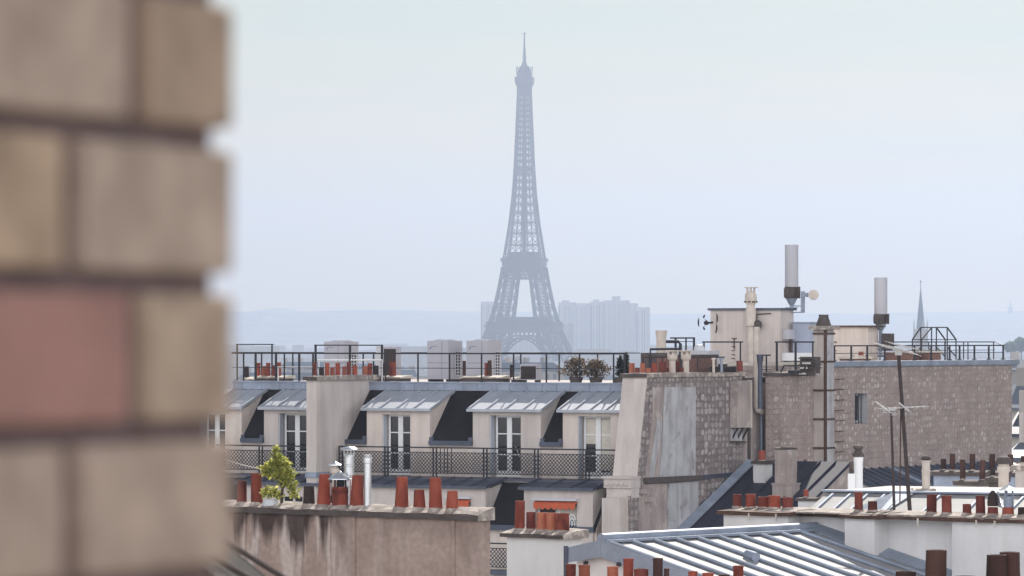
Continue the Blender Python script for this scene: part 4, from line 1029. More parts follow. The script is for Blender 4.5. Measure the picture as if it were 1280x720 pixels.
# ------------------------------------------------------------------ mauve stone building at the other side of the gap
U2 = U1+1.25
G_ = lambda px, py: FF.u(px, py, U2)[1:]
V20 = G_(977,480)[0]; V21 = G_(1265,460)[0]; ZS1 = G_(990,470)[1]; ZS2 = G_(1150,456)[1]; VS = G_(1030,460)[0]
TH2 = FF.v(977,480,V20)[0]-FF.v(957,480,V20)[0]
def stone_house():
    o = thing('stone_house', 'mauve rubble stone house wall with one small window and a zinc edged flat roof', 'house', FF, (U2,V20,GB))
    part('wall', MB().box(U2-TH2,U2,V20,VS,GB,ZS1), stoneB, o)
    a0,z1 = G_(1068.5,492); a1,z0 = G_(1085,529)
    w_ = MB()
    w_.box(U2-5,U2,VS+.002,a0,GB,ZS2).box(U2-5,U2,a1,V21,GB,ZS2).box(U2-5,U2,a0,a1,GB,z0).box(U2-5,U2,a0,a1,z1,ZS2).box(U2-5,U2-.45,a0,a1,z0,z1)
    part('wall', w_, stoneB, o)
    part('reveal', MB().box(U2-.44,U2-.01,a1-.03,a1-.001,z0,z1), cement, o)
    fr_ = MB().box(U2-.42,U2-.36,a0+.05,a0+.11,z0+.03,z1-.03).box(U2-.42,U2-.36,a1-.11,a1-.04,z0+.03,z1-.03).box(U2-.42,U2-.36,a0+.11,a1-.11,z0+.03,z0+.1).box(U2-.42,U2-.36,a0+.11,a1-.11,z1-.1,z1-.03)
    fp = part('window', fr_, wood, o)
    part('pane', MB().box(U2-.40,U2-.38,a0+.11,a1-.11,z0+.1,z1-.1), glass, fp)
    bm = MB()
    for k in range(4): v = a0+(a1-a0)*(k+.7)/5; bm.box(U2-.16,U2-.135,v-.012,v+.012,z0,z1)
    part('window_bars', bm, iron, fp)
    part('zinc_edge', MB().box(U2-.6,U2+.10,VS-.05,V21+.55,ZS2-.02,ZS2+.17).box(U2-.4,U2+.06,VS-.03,V21+.5,ZS2-.05,ZS2-.021), zincl, o)
    part('roof', MB().box(U2-5.1,U2-.61,VS+.01,V21+.4,ZS2+.001,ZS2+.12), caplight, o)
    part('cap', slab_cap(U2-TH2,U2,V20,VS-.1,ZS1+.001,ZS1+.12,ZS1+.15,.08), capdark, o)
    for py in (474,487,500,513,526,539,552,565):
        m = MB(); v,z = G_(1044,py); m.bar((U2+.001,v,z),(U2+.16,v,z),.03); m.bar((U2+.16,v,z),(U2+.16,v+.45,z),.03); m.bar((U2+.16,v+.45,z),(U2+.001,v+.45,z),.03)
        part('rung', m, rusty, o)
stone_house()
def gap_wall():
    """pale strip between the two stone walls with drain pipes"""
    ua = U1+.12; v0 = FF.u(931.5,480,ua)[1]; v1 = FF.u(958,480,ua)[1]+1.4; z1 = FF.u(940,478,ua)[2]
    o = thing('rendered_wall', 'narrow pale rendered wall with a white pipe between the two stone walls', 'wall', FF, (ua,v0,GB))
    part('wall', MB().box(ua-1.4,ua,v0,v1,GB,z1), cementp, o)
    m = MB().box(ua-1.45,ua+.05,v0-.02,v1+.02,z1+.001,z1+.18); part('cap', m, capdark, o)
    def vp(px): return FF.u(px,490,ua+.1)[1]
    zt = FF.u(944,412,ua+.1)[2]; zb = FF.u(944,512,ua+.1)[2]
    m = MB().tube([(ua+.13,vp(944.5),zt),(ua+.13,vp(944.5),zb+.15),(ua+.13,vp(945.5),zb),(ua+.13,vp(951),zb-.1)],.115,12)
    m.tube([(ua+.13,vp(944.5),zt-.02),(ua+.13,vp(944.5),zt+.1)],[.125,.125],12)
    part('white_pipe', m, ceramic, o, True)
    m = MB().tube([(ua+.06,vp(953),z1-.3),(ua+.06,vp(953),z1-6)],.05,8); part('drain_pipe', m, zincl, o, True)
    m = MB().tube([(ua+.05,vp(938),FF.u(938,510,ua)[2]),(ua+.05,vp(938),z1-6)],.06,8); part('drain_pipe', m, capdark, o, True)
gap_wall()

# small lift houses on the roofs behind
def lift_house():
    v = 13.5; u0,u1 = fu(888,v),fu(975,v); zt = FF.v(930,388,v)[2]; d = FF.u(992,400,u1)[1]-v
    o = thing('lift_house', 'cream windowless lift house with a thin dark roof edge and a white vent pipe', 'roof house', FF, (u0,v,GB))
    part('wall', MB().box(u0,u1,v,v+d,GB,zt), cream2, o)
    part('roof_edge', MB().box(u0-.08,u1+.1,v-.08,v+d+.08,zt,zt+.09), zincd, o)
    # tall vent pipe with a bulbous crowned head
    c = FF.v(938.5,395,v-.32); zb = FF.v(938,500,v-.32)[2]; zh = FF.v(938,378,v)[2]
    m = MB().tube([(c[0],c[1],zb),(c[0],c[1],zh-.9)],.13,12); m.lathe((c[0],c[1],zh-.9),[(.2,0),(.2,.62),(.16,.68),(.16,.8)],14)
    pp = part('vent_pipe', m, ceramic, o, True)
    h = MB().lathe((c[0],c[1],zh-.1),[(.16,0),(.2,.06),(.235,.2),(.225,.38),(.16,.5),(.14,.52)],16)
    for k in range(6):
        a = k*math.pi/3; h.bar((c[0]+.15*math.cos(a),c[1]+.15*math.sin(a),zh+.38),(c[0]+.16*math.cos(a),c[1]+.16*math.sin(a),zh+.56),.05)
    h.box(c[0]-.2,c[0]+.2,c[1]-.2,c[1]+.2,zh+.55,zh+.585)
    part('vent_head', h, ceramic, pp, True)
    sl = MB()
    for k in range(8):
        a = k*math.pi/4+.2; sl.box(c[0]+.222*math.cos(a)-.04,c[0]+.222*math.cos(a)+.04,c[1]+.222*math.sin(a)-.04,c[1]+.222*math.sin(a)+.04,zh-.01,zh+.045)
    part('vent_slot', sl, capdark, pp)
    q = FF.v(946.5,405,v-.2)
    m = MB().lathe((q[0],v-.22,q[2]-.20),[(.02,0),(.14,.04),(.19,.16),(.17,.28),(.06,.36),(.01,.37)],14); m.tube([(q[0]-.1,v-.04,q[2]+.2),(q[0]-.1,v-.04,zt-.15),(q[0]+.5,v-.04,zt-.12)],.025,6)
    part('round_lamp', m, capdark, o, True)
    m = MB()
    for px in (918,): m.tube([(fu(px,v),v-.03,FF.v(px,436,v)[2]),(fu(px,v),v-.03,FF.v(px,424,v)[2]),(fu(px+3,v),v-.03,FF.v(px,423,v)[2])],.02,6)
    for k in range(6): z=FF.v(916,423+5*k,v)[2]; m.box(fu(915,v),fu(919,v),v-.06,v-.02,z-.012,z+.012)
    part('cable_clip', m, rusty, o)
    m = MB(); a,b = FF.v(979,412,v), FF.v(986,424,v)
    part('junction_box', MB().box(u1+.01,u1+.3,v+.2,v+.75,b[2],a[2]), greyant, o)
    part('junction_box', MB().box(u1+.01,u1+.14,v+1.2,v+1.45,b[2]-.1,a[2]+.05), rusty, o)
    m = MB().tube([(u1+.1,v+.7,b[2]),(u1+.1,v+.7,b[2]-.45),(u1+.1,v+1.3,b[2]-.5),(u1+.1,v+1.3,b[2]-.1)],.04,8); part('conduit', m, rusty, o, True)
    return v, u1, d, zt
LV, LU1, LD, LZ = lift_house()
v = LV+LD*.6; u0,u1 = fu(991,v),fu(1012.5,v); zt = FF.v(1000,402.5,v)[2]
o = thing('roof_cabinet', 'blue grey technical cabinet attached behind the cream lift house', 'cabinet', FF, (u0,v,GB))
part('cabinet_body', MB().box(u0,u1-.02,v,v+1.4,GB,zt-.06), blueboard, o); part('lid', MB().box(u0-.03,u1+.03,v-.03,v+1.43,zt-.059,zt), zincl, o)
part('white_ledge', MB().box(u0-.2,u1+.2,v-.5,v-.01,FF.v(1000,441,v)[2]-.3,FF.v(1000,441,v)[2]), whitepaint, o)
def lift_house2():
    v = FF.u(1085,409,U2-3.2)[1]; u0,u1 = fu(1036,v),fu(1085,v); zt = FF.v(1060,409,v)[2]; d = FF.u(1098,420,u1)[1]-v
    o = thing('lift_house', 'small cream roof house carrying a mobile phone mast beside the strapped chimney', 'roof house', FF, (u0,v,GB))
    part('wall', MB().box(u0,u1,v,v+d,GB,zt), cream, o)
    part('roof_edge', MB().box(u0-.2,u1+.25,v-.12,v+d+.15,zt,zt+.07), rusty, o)
    return v, u1, d, zt
MV, MU1, MD_, MZ = lift_house2()

def mobile_mast(px, yt, yb, v, u, wpx, label, kind, zroof):
    k = FPX/FF.world((u,v,0))[1]; z1 = CAMZ-(yt-YH)/k; z0 = CAMZ-(yb-YH)/k; r = wpx/2/k; h = z1-z0
    o = thing('mobile_antenna', label, 'antenna', FF, (u,v,zroof))
    part('radome', MB().lathe((u,v,z0+h*.21), [(r*.97,0),(r,.03),(r,h*.78),(r*.96,h*.79),(.001,h*.79)], 20, closed=False), greyant, o, True)
    m = MB()
    for k_ in range(6):
        a = k_*math.pi/3+.3; m.bar((u+r*.86*math.cos(a),v+r*.86*math.sin(a),z0),(u+r*.86*math.cos(a),v+r*.86*math.sin(a),z0+h*.22),.07 if k_%2 else .22,.07)
    m.lathe((u,v,z0), [(r*.94,0),(r*.94,.05),(r*.4,.06)], 16); m.tube([(u,v,z0-.05),(u,v,z0+h*.25)],.11,8)
    for k_ in range(4): a=k_*1.6+.5; m.box(u+.18*math.cos(a)-.09,u+.18*math.cos(a)+.09,v+.18*math.sin(a)-.09,v+.18*math.sin(a)+.09,z0+.05,z0+h*.19)
    part('cable_cage', m, capdark, o)
    m = MB().lathe((u,v,z0-.25), [(.10,0),(r*.85,.25)], 12); m.tube([(u,v,zroof-.02),(u,v,z0-.2)],.075,10)
    m.box(u-.18,u+.18,v-.18,v+.18,zroof,zroof+.03)
    for z in (zroof+.18,zroof+.32): m.lathe((u,v,z), [(.07,0),(.14,.02),(.14,.05),(.07,.07)], 10)
    part('mast_pole', m, zincl, o, True)
    return o, z0
u = fu(989.5, LV+1.0)
o, z0 = mobile_mast(989.5, 306, 373, LV+1.0, u, 17, 'tall grey cylindrical mobile antenna on the lift house, with a small round dish', 0, LZ+.09)
m = MB(); q = FF.v(1003.5,364,LV+1.0); up = q[0]; za, zb = q[2], FF.v(1003.5,391,LV+1)[2]
m.box(up-.06,up+.06,LV+.94,LV+1.06,zb,za)
for py in (383,391): z = FF.v(995,py-.5,LV+1)[2]; m.bar((u,LV+1,z),(up,LV+1,z),.045)
part('side_bracket', m, zincl, o)
q = FF.v(1017,368.5,LV+.9)
m = MB(); c = Vector((q[0],LV+.9,q[2])); dn = Vector((.25,-.95,.1)).normalized(); ax = dn.cross(Vector((0,0,1))).normalized(); ay = ax.cross(dn)
pr = [(.001,-.10),(.12,-.085),(.19,-.03),(.205,0),(.20,.03),(.10,.05),(.001,.055)]
n = 20; vs_ = []; fs = []
for r_, h_ in pr:
    for k in range(n): a = 2*math.pi*k/n; vs_.append(c+dn*h_+ax*r_*math.cos(a)+ay*r_*math.sin(a))
for i in range(len(pr)-1):
    for k in range(n): fs.append((i*n+k,i*n+(k+1)%n,(i+1)*n+(k+1)%n,(i+1)*n+k))
m.add(vs_, fs); part('dish', m, ceramic, o, True)
part('dish_arm', MB().bar((up,LV+1,q[2]),(q[0]-.05,LV+1,q[2]),.10).bar((up+.05,LV+1,q[2]),(up+.2,LV+1,q[2]),.16), zincl, o)
u = fu(1101, MV+1.0)
o, z0 = mobile_mast(1101, 347, 405, MV+1.0, u, 16.5, 'shorter grey cylindrical mobile antenna on the small roof house by the railing frames', 1, MZ+.07-1.2)
part('equipment_box', MB().box(u-.55,u-.2,MV+.8,MV+1.2,MZ-.85,MZ-.3).box(u+.15,u+.5,MV+.8,MV+1.2,MZ-.85,MZ-.25).bar((u-.5,MV+1,MZ-.9),(u+.5,MV+1,MZ-.9),.08), capdark, o)
m = MB().bar((MU1-.05,MV+1,MZ-1.15),(u+.2,MV+1,MZ-1.15),.09).bar((MU1-.05,MV+1,MZ-.7),(u+.2,MV+1,MZ-.7),.07); part('wall_bracket', m, zincl, o)

def ring_aerial():
    v = LV-.15; q = FF.v(886,403,v)
    o = thing('ring_aerial', 'dark ring shaped aerial of curved rods on an arm at the lift house corner', 'aerial', FF, (fu(889,v),v,q[2]))
    part('arm', MB().bar((fu(889.5,v),v+.2,q[2]),(q[0]-.1,v,q[2]-.02),.07).lathe((q[0]-.1,v,q[2]-.10),[(.03,0),(.10,.03),(.11,.12),(.03,.18)],10), iron, o)
    def arc(cx, cy, R_, a0, a1):
        return [(fu(cx+R_*math.cos(R(a0+(a1-a0)*k/8))*.5,v), v+.0, FF.v(886,cy-R_*math.sin(R(a0+(a1-a0)*k/8)),v)[2]) for k in range(9)]
    for (cx,cy,R_,a0,a1) in ((878,403,10,145,215),(884,403,11,120,150),(884,403,11,210,240),(891,398,11,-35,35),(891,409,10,-50,25)):
        w_ = [.01,.02,.03,.034,.036,.034,.03,.02,.01]
        part('curved_rod', MB().tube(arc(cx,cy,R_,a0,a1), w_, 6), iron, o, True)
    part('curved_rod', MB().bar((fu(878,v),v,FF.v(878,396,v)[2]),(q[0],v,q[2]),.012).bar((fu(878,v),v,FF.v(878,410,v)[2]),(q[0],v,q[2]),.012), iron, o)
ring_aerial()

# strapped chimney stack in front of the mauve wall
def strapped_stack():
    a = FF.u(1017,480,U2)[1]; u1 = FF.v(1032,480,a)[0]; b = FF.u(1042,480,u1)[1]; zt = FF.v(1024,412,a)[2]
    o = thing('strapped_chimney', 'tall square pale chimney with iron straps and a dark tapered cowl', 'chimney', FF, (U2,a,GB))
    part('stack_body', MB().box(U2+.002,u1,a,b,GB,zt), greyplaster, o)
    part('face_panel', MB().box(u1+.001,u1+.02,a+.03,b-.03,GB,zt-.05), cement, o)
    part('corner_iron', MB().box(u1-.06,u1+.035,a-.035,a+.05,GB,zt-.02), rusty, o)
    for py in (417,452,488,524,560):
        z = FF.v(1024,py,a)[2]; part('strap', MB().box(U2-.02,u1+.05,a-.05,b+.05,z-.035,z+.035), rusty, o)
    part('cap', MB().box(U2-.12,u1+.18,a-.18,b+.18,zt,zt+.14), capmat, o)
    c = ((U2+u1)/2,(a+b)/2,zt+.14)
    part('cowl', MB().lathe(c, [(.30,0),(.28,.05),(.17,.36),(.19,.37),(.19,.42),(.15,.42),(.12,.2),(.001,.2)], 14), capdark, o, True)
strapped_stack()

# ------------------------------------------------------------------ rails, frames and brickwork on the stone roofs
ZR2 = ZS2+.172
def stone_roof_rails():
    ur = U2-.35
    Q = lambda px, py, u=ur: FF.u(px, py, u)
    o = thing('roof_railing', 'black railing along the zinc edge of the mauve stone house', 'railing', FF, (ur,VS,ZR2))
    a, b = Q(1042,432), Q(1255,432); zt = Q(1150,432)[2]
    part('top_rail', MB().box(ur-.025,ur+.025,a[1],b[1],zt-.025,zt+.025), iron, o)
    part('middle_rail', MB().box(ur-.012,ur+.012,a[1],b[1],(zt+ZR2)/2-.012,(zt+ZR2)/2+.012), iron, o)
    for px in (1043,1064,1084,1106,1143,1164,1187,1199.5,1218,1236,1254): v = Q(px,440)[1]; part('post', MB().box(ur-.03,ur+.03,v-.028,v+.028,ZR2-.005,zt-.026).box(ur-.06,ur+.06,v-.08,v+.08,ZR2-.004,ZR2+.04), iron, o)
    ub = U2-4.6
    o = thing('roof_railing', 'second black railing further back on the mauve stone house roof', 'railing', FF, (ub,VS+1,ZR2))
    zt2 = Q(1150,427.5,ub)[2]; a, b = Q(1042,427,ub)[1], Q(1244,427,ub)[1]
    part('top_rail', MB().box(ub-.022,ub+.022,a,b,zt2-.022,zt2+.022), iron, o)
    part('middle_rail', MB().box(ub-.012,ub+.012,a,b,(zt2+ZR2)/2,(zt2+ZR2)/2+.024), iron, o)
    for px in (1059,1079,1089,1100,1161,1170,1181,1204.5,1210,1242): v = Q(px,440,ub)[1]; part('post', MB().box(ub-.018,ub+.018,v-.018,v+.018,ZS2+.115,zt2-.023), iron, o)
    part('end_stay', MB().bar((ub,b,zt2),(ur-.02,Q(1254,432)[1],zt),.03), iron, o)
    # open roof shaped frame of thin bars
    uf = U2-3.2
    o = thing('bar_frame', 'open black bar frame shaped like a hipped roof above the stone house railing', 'frame', FF, (uf,Q(1150,440,uf)[1],ZR2))
    for kk, (uu, xs_) in enumerate(((uf,(1140.5,1151,1184,1195)),(uf-1.2,(1152,1164.5,1170.5,1181.5)))):
        pts = [Q(xs_[0],424.5,uu),Q(xs_[1],409.3,uu),Q(xs_[2],409.3,uu),Q(xs_[3],424.5,uu)]
        m = MB()
        for p, q in zip(pts, pts[1:]): m.bar(p, q, .045)
        for p in pts: m.bar(p, (p[0],p[1],ZS2+.115), .04)
        m.bar(pts[0], pts[3], .03)
        m.bar(((pts[1][0]),pts[1][1],Q(1150,434,uu)[2]), (pts[0][0],pts[0][1],Q(1150,446,uu)[2]), .035); m.bar((pts[2][0],pts[2][1],Q(1150,434,uu)[2]), (pts[3][0],pts[3][1],Q(1150,446,uu)[2]), .035)
        part('bar_truss', m, iron, o)
    m = MB()
    for xa, xb, py in ((1151,1164.5,409.3),(1184,1170.5,409.3),(1140.5,1152,424.5),(1195,1181.5,424.5)): m.bar(Q(xa,py,uf),Q(xb,py,uf-1.2),.035)
    part('tie_bar', m, iron, o)
stone_roof_rails()
def block_on_roof(name, label, cat, x0, x1, yt, u, d, mat, capm=None, base=None, grp=None, pots=()):
    a, b = FF.u(x0,yt,u), FF.u(x1,yt,u); zt = a[2]; zb = ZS2+.118 if base is None else base
    o = thing(name, label, cat, FF, (u,a[1],zb), grp)
    part('stack_body', MB().box(u-d,u,a[1],b[1],zb-.005,zt), mat, o)
    part('cap', MB().box(u-d-.05,u+.05,a[1]-.05,b[1]+.05,zt,zt+.08), capm or capmat, o)
    for (xa,xb,py,mm) in pots:
        p = FF.u((xa+xb)/2,py,u-d/2); k = FPX/FF.world(p)[1]; r = (xb-xa)/2/k; mb = MB(); pot(mb,(p[0],p[1],zt+.07),r,r*.92,p[2]-zt-.07); part('chimney_pot', mb, mm, o, True)
block_on_roof('brick_stack','low red brick stack with a white top under the bar frame','chimney',1161,1176,441.5,U2-1.6,.8,brickred,caplight)
block_on_roof('brick_stack','low brown brick stack beside the white topped brick one','chimney',1145,1160,442,U2-1.9,.8,rusty,capmat)
block_on_roof('brick_stack','low red brick stack behind the flat aerial','chimney',1127.5,1143,442,U2-1.6,.8,brickred,capmat)
block_on_roof('brick_stack','small brick stub with two clay pots near the strapped chimney','chimney',1064,1089,448.5,U2-1.5,.5,brickred,caplight,pots=((1065,1069,444.5,terrad),(1073,1079.5,439.5,terra),(1081.5,1088,444,terrad)))
# brick upstand and other things on the party wall side
block_on_roof('brick_stack','red brick upstand with a dark lid behind the lantern vents','chimney',863,896,446,U1-1.6,1.4,brickred,capdark,base=ZT)
p = FF.v(826.5,440,7.5); t = FF.v(826.5,413,7.5); r = 6.8/FF.ppm(826,7.5)
o = thing('flared_vent', 'stout cream vent stack with a flared rim behind the party wall pots', 'vent', FF, (p[0],7.5,ZT))
part('vent_shaft', MB().lathe((p[0],7.5,ZT), [(r*.9,0),(r*.9,(t[2]-ZT)*.82),(r*1.08,(t[2]-ZT)*.97),(r*1.08,t[2]-ZT),(r*.9,t[2]-ZT),(r*.8,(t[2]-ZT)*.7),(.001,(t[2]-ZT)*.7)], 18), ceramic, o, True)
part('foot_slab', MB().box(p[0]-.6,p[0]+.6,7.0,8.0,ZT,FF.v(826,441,7.5)[2]), capdark, o)
o = long_railing('roof_railing','short high railing with thick posts beside the flared vent',838,868.5,8.5,422.5,427,(844.5,857.5,867.5),850,thick_posts=(844.5,867.5))
o = long_railing('roof_railing','railing before the lift house with one end post',878,928.5,12.5,427.5,None,(925.5,880),900)
o = long_railing('roof_railing','dark railing between the lift house and the strapped chimney',969,1018,9.0,427.5,None,(971,994.5,1016),990,ybase=464,thick_posts=(971,994.5))
o = long_railing('roof_railing','short lower railing past the white pipe on the pale gap wall',948,963,10.0,444,462,(958,),955)
p0 = FF.v(814,436.5,4.5); mb = MB().tube([FF.v(813,446,4.5),FF.v(813,436.5,4.5),FF.v(851,436,4.5),FF.v(851,446,4.5)],.045,8)
mb.tube([FF.v(833,427,4.5),FF.v(848,427,4.5),FF.v(850.5,430,4.5),(FF.v(850.5,430,4.5)[0],4.5,ZT)],.06,8); q = FF.v(813,446,4.5); mb.tube([q,(q[0],q[1],ZT)],.045,8)
single('conduit_pipe', mb, iron, 'bent black pipes behind the party wall pots', 'pipe', FF, (p0[0],4.5,ZT), smooth=True)
p = FF.v(874,430,8); mb = MB().lathe((p[0],8,FF.v(874,438,8)[2]),[(.2,0),(.19,.12),(.13,.2),(.001,.23)],14); mb.box(p[0]-.9,p[0]+.6,7.6,8.5,ZT,FF.v(874,438,8)[2])
single('roof_dome', mb, palemetal, 'small pale dome light on a slab beside the ring aerial', 'dome', FF, (p[0],8,ZT), smooth=True)
# clutter on the stone wall cap next to the strapped chimney
o = thing('pallet_stack', 'dark slatted pallets with white edges stacked by the strapped chimney', 'pallets', FF, (fu(1004,8.2),8.2,ZS1+.14))
m = MB()
for k,(xa,xb,py) in enumerate(((997,1015,459),(999,1015,455),(996,1014,451),(998,1014,447))):
    z = FF.v(1005,py,8.2)[2]; m.box(fu(xa,8.2),fu(xb,8.2),8.2,9.0,z-.05,z)
m.box(fu(997,8.2),fu(1015,8.2),8.4,8.9,ZS1+.1,FF.v(1005,446,8.2)[2])
part('slats', m, capdark, o)
m = MB()
for xa,xb,py in ((1000,1009,460),(1003,1013,454),(999,1007,467)): z = FF.v(1005,py,8.15)[2]; m.box(fu(xa,8.15),fu(xb,8.15),8.12,8.19,z-.03,z+.03)
part('white_boards', m, caplight, o)
m = MB(); z0 = ZS1+.15
for du in (0,.9): m.bar((fu(976,7.0)+du,7,z0),(fu(980,7.0)+du,7,FF.v(980,457,7)[2]),.05)
m.bar(FF.v(980,457,7),(FF.v(980,457,7)[0]+.9,7,FF.v(980,457,7)[2]),.05); m.box(fu(982,7),fu(992,7),7.2,7.7,z0-.05,FF.v(985,463,7)[2])
single('folded_frame', m, iron, 'folded dark metal frame lying on the wall top before the pallets', 'frame', FF, (fu(976,7),7,z0))
p = FF.v(950,458,V20-.5); m = MB().lathe((p[0],p[1],ZS1-1.2),[(.09,0),(.08,1.5),(.13,1.95),(.14,2.0),(.09,2.0)],10)
single('grey_vent', m, zincd, 'thin grey vent pipe with a flared head beside the white pipe', 'vent', FF, (p[0],p[1],ZS1-1.2), smooth=True)
for xs_, yy, lab in ((892,(449,470),'white vertical pipe on the party wall near the brick upstand'),(902,(449,469),'thin grey vertical pipe on the party wall, past the white one')):
    p = FF.u(xs_,yy[1],U1-.3); t = FF.u(xs_,yy[0],U1-.3)
    m = MB().tube([(p[0],p[1],ZW1+.1),(p[0],p[1],t[2])],.05,8).tube([(p[0],p[1],t[2]-.02),(p[0],p[1],t[2]+.05)],.08,8)
    single('vent_pipe', m, ceramic if xs_ < 900 else zincl, lab, 'pipe', FF, (p[0],p[1],ZW1+.1), smooth=True)
a, b = FF.u(905,451,U1-.5), FF.u(920,451,U1-.5); m = MB().box(U1-1.1,U1-.5,a[1],b[1],ZW1+.1,FF.u(912,458,U1-.5)[2]); m.box(U1-1.15,U1-.45,a[1]-.05,b[1]+.05,FF.u(912,461,U1-.5)[2],FF.u(912,460,U1-.5)[2]); m.box(U1-.9,U1-.7,a[1]+.3,b[1]-.3,FF.u(912,458,U1-.5)[2],FF.u(912,455,U1-.5)[2])
single('air_duct', m, darkgrille, 'dark metal trunk on the party wall in front of the lift house', 'duct', FF, (U1-1,a[1],ZW1+.1))

# ------------------------------------------------------------------ the zinc roofs in the dip between the walls
vA,zA = FF.u(835,680,U1+.12)[1:]; vB,zB = FF.u(925,592.5,U1+.12)[1:]; mS = (zB-zA)/(vB-vA)
MP = lambda px, py: FF.slope(px, py, vA, zA, mS)
def middle_roof():
    u0 = U1+.121; u1 = MP(1043,598)[0]; v1 = V20-.02
    z1 = zA+(v1-vA)*mS; vv0 = vA-3.0; z0 = zA+(vv0-vA)*mS
    o = thing('zinc_house', 'blue grey zinc roof shaded between the two stone walls, lit at one corner', 'house', FF, (u0,vv0,GB))
    part('wall', MB().prof_u([(vv0,GB),(vv0,z0-.1),(v1,z1-.1),(v1,GB)], u0, u1), cementp, o)
    rm = MB(); th = .05
    rm.hexa([(u0,vv0-.2,z0-.08),(u1+.1,vv0-.2,z0-.08),(u1+.1,v1,z1-.03),(u0,v1,z1-.03),(u0,vv0-.2,z0-.03),(u1+.1,vv0-.2,z0-.03),(u1+.1,v1,z1),(u0,v1,z1)])
    u = u1+.05
    while u > u0+.3: rm.bar((u,vv0-.15,z0+.0),(u,v1-.05,z1+.03),.05,.07); u -= .62
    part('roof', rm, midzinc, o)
    # zinc border where the roof meets the party wall
    part('flashing', MB().hexa([(u0+.01,vv0,z0+.01),(u0+.28,vv0,z0+.01),(u0+.28,v1-.5,z1-.1),(u0+.01,v1-.5,z1-.1),(u0+.01,vv0,z0+.20),(u0+.28,vv0,z0+.07),(u0+.28,v1-.5,z1-.04),(u0+.01,v1-.5,z1+.1)]), zincl, o)
    # the neighbouring slope that falls the other way
    return u0, u1, v1, z1
MU0, MUR, MV1, MZ1 = middle_roof()
def roof_chimney(name, label, x0, x1, yt, yb, d, mat, capm, pots=(), over=.07, capz=.12):
    b = MP((x0+x1)/2, yb); v = b[1]; p0, p1 = FF.v(x0,yt,v), FF.v(x1,yt,v)
    o = thing(name, label, 'chimney', FF, (p0[0],v,b[2]-.3))
    part('stack_body', MB().box(p0[0],p1[0],v,v+d,b[2]-.4,p0[2]), mat, o)
    if capm: part('cap', slab_cap(p0[0],p1[0],v,v+d,p0[2]+.001,p0[2]+capz*.8,p0[2]+capz,over), capm, o)
    for a_,b_,yy,mm in pots:
        q = FF.v((a_+b_)/2,yy,v+d/2); r = (b_-a_)/2/FF.ppm((a_+b_)/2,v); mb = MB(); pot(mb,(q[0],v+d/2,p0[2]+capz*.75),r,r*.95,q[2]-p0[2]-capz*.75); part('chimney_pot', mb, mm, o, True)
    return o, p0, p1, v
roof_chimney('roof_chimney','short white chimney with one red pot, against the pale gap wall',941.5,957,580,604,.55,white,capdark,pots=((948,957,563,terra),))
o, p0, p1, v = roof_chimney('roof_chimney','tall square mauve chimney shaft with a stepped base, shaded by the stone wall',968.5,987.5,562,622,.55,cementp,capdark,capz=.06,over=.02)
z = FF.v(978,606,v)[2]; part('base', MB().box(p0[0]-.07,p1[0]+.08,v-.07,v+.62,MP(978,622)[2]-.5,z).box(p0[0]-.10,p1[0]+.11,v-.10,v+.65,z,z+.06), cementp, o)
roof_chimney('roof_chimney','little white chimney stub with a thin red pot behind the five pot row',997.5,1019,626,640,.5,white,capdark,pots=((1004,1011,612,terra),))
q = MP(990,594); m = MB().box(q[0]-.05,q[0]+.1,q[1],q[1]+.2,q[2]-.1,FF.v(990,577,q[1])[2])
single('white_post', m, whitepaint, 'small white post beside the tall mauve chimney shaft', 'post', FF, (q[0],q[1],q[2]-.1))

# dark slopes in front of the mauve wall, in its shadow
def shaded_roofs():
    va = FF.u(1046,590,U2+.02)[1]
    ur = U2+.02; zr = FF.u(1100,585,ur)[2]; v_0 = FF.u(1046,590,ur)[1]+.2; v_1 = FF.u(1262,590,ur)[1]
    W = 3.4; zl = zr-W*.42
    o = thing('zinc_house', 'low dark zinc roof along the foot of the mauve stone wall, in its shadow', 'house', FF, (ur,v_0,GB))
    part('wall', MB().prof_v([(ur,GB),(ur+W,GB),(ur+W,zl-.08),(ur,zr-.08)], v_0, v_1), white, o)
    rm = MB(); rm.hexa([(ur,v_0-.1,zr-.06),(ur+W+.1,v_0-.1,zl-.10),(ur+W+.1,v_1,zl-.10),(ur,v_1,zr-.06),(ur,v_0-.1,zr),(ur+W+.1,v_0-.1,zl-.04),(ur+W+.1,v_1,zl-.04),(ur,v_1,zr)])
    v = v_0+.1
    while v < v_1: rm.bar((ur+.03,v,zr+.02),(ur+W+.05,v,zl),.06,.08); v += .66
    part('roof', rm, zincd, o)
    # a bright zinc valley strip
    v = FF.u(1106,590,ur)[1]; part('valley_strip', MB().hexa([(ur+.05,v,zr+.012),(ur+W,v,zl+.0),(ur+W,v+.9,zl+.0),(ur+.05,v+.9,zr+.012),(ur+.05,v,zr+.03),(ur+W,v,zl+.02),(ur+W,v+.9,zl+.02),(ur+.05,v+.9,zr+.03)]), zincl, o)
shaded_roofs()

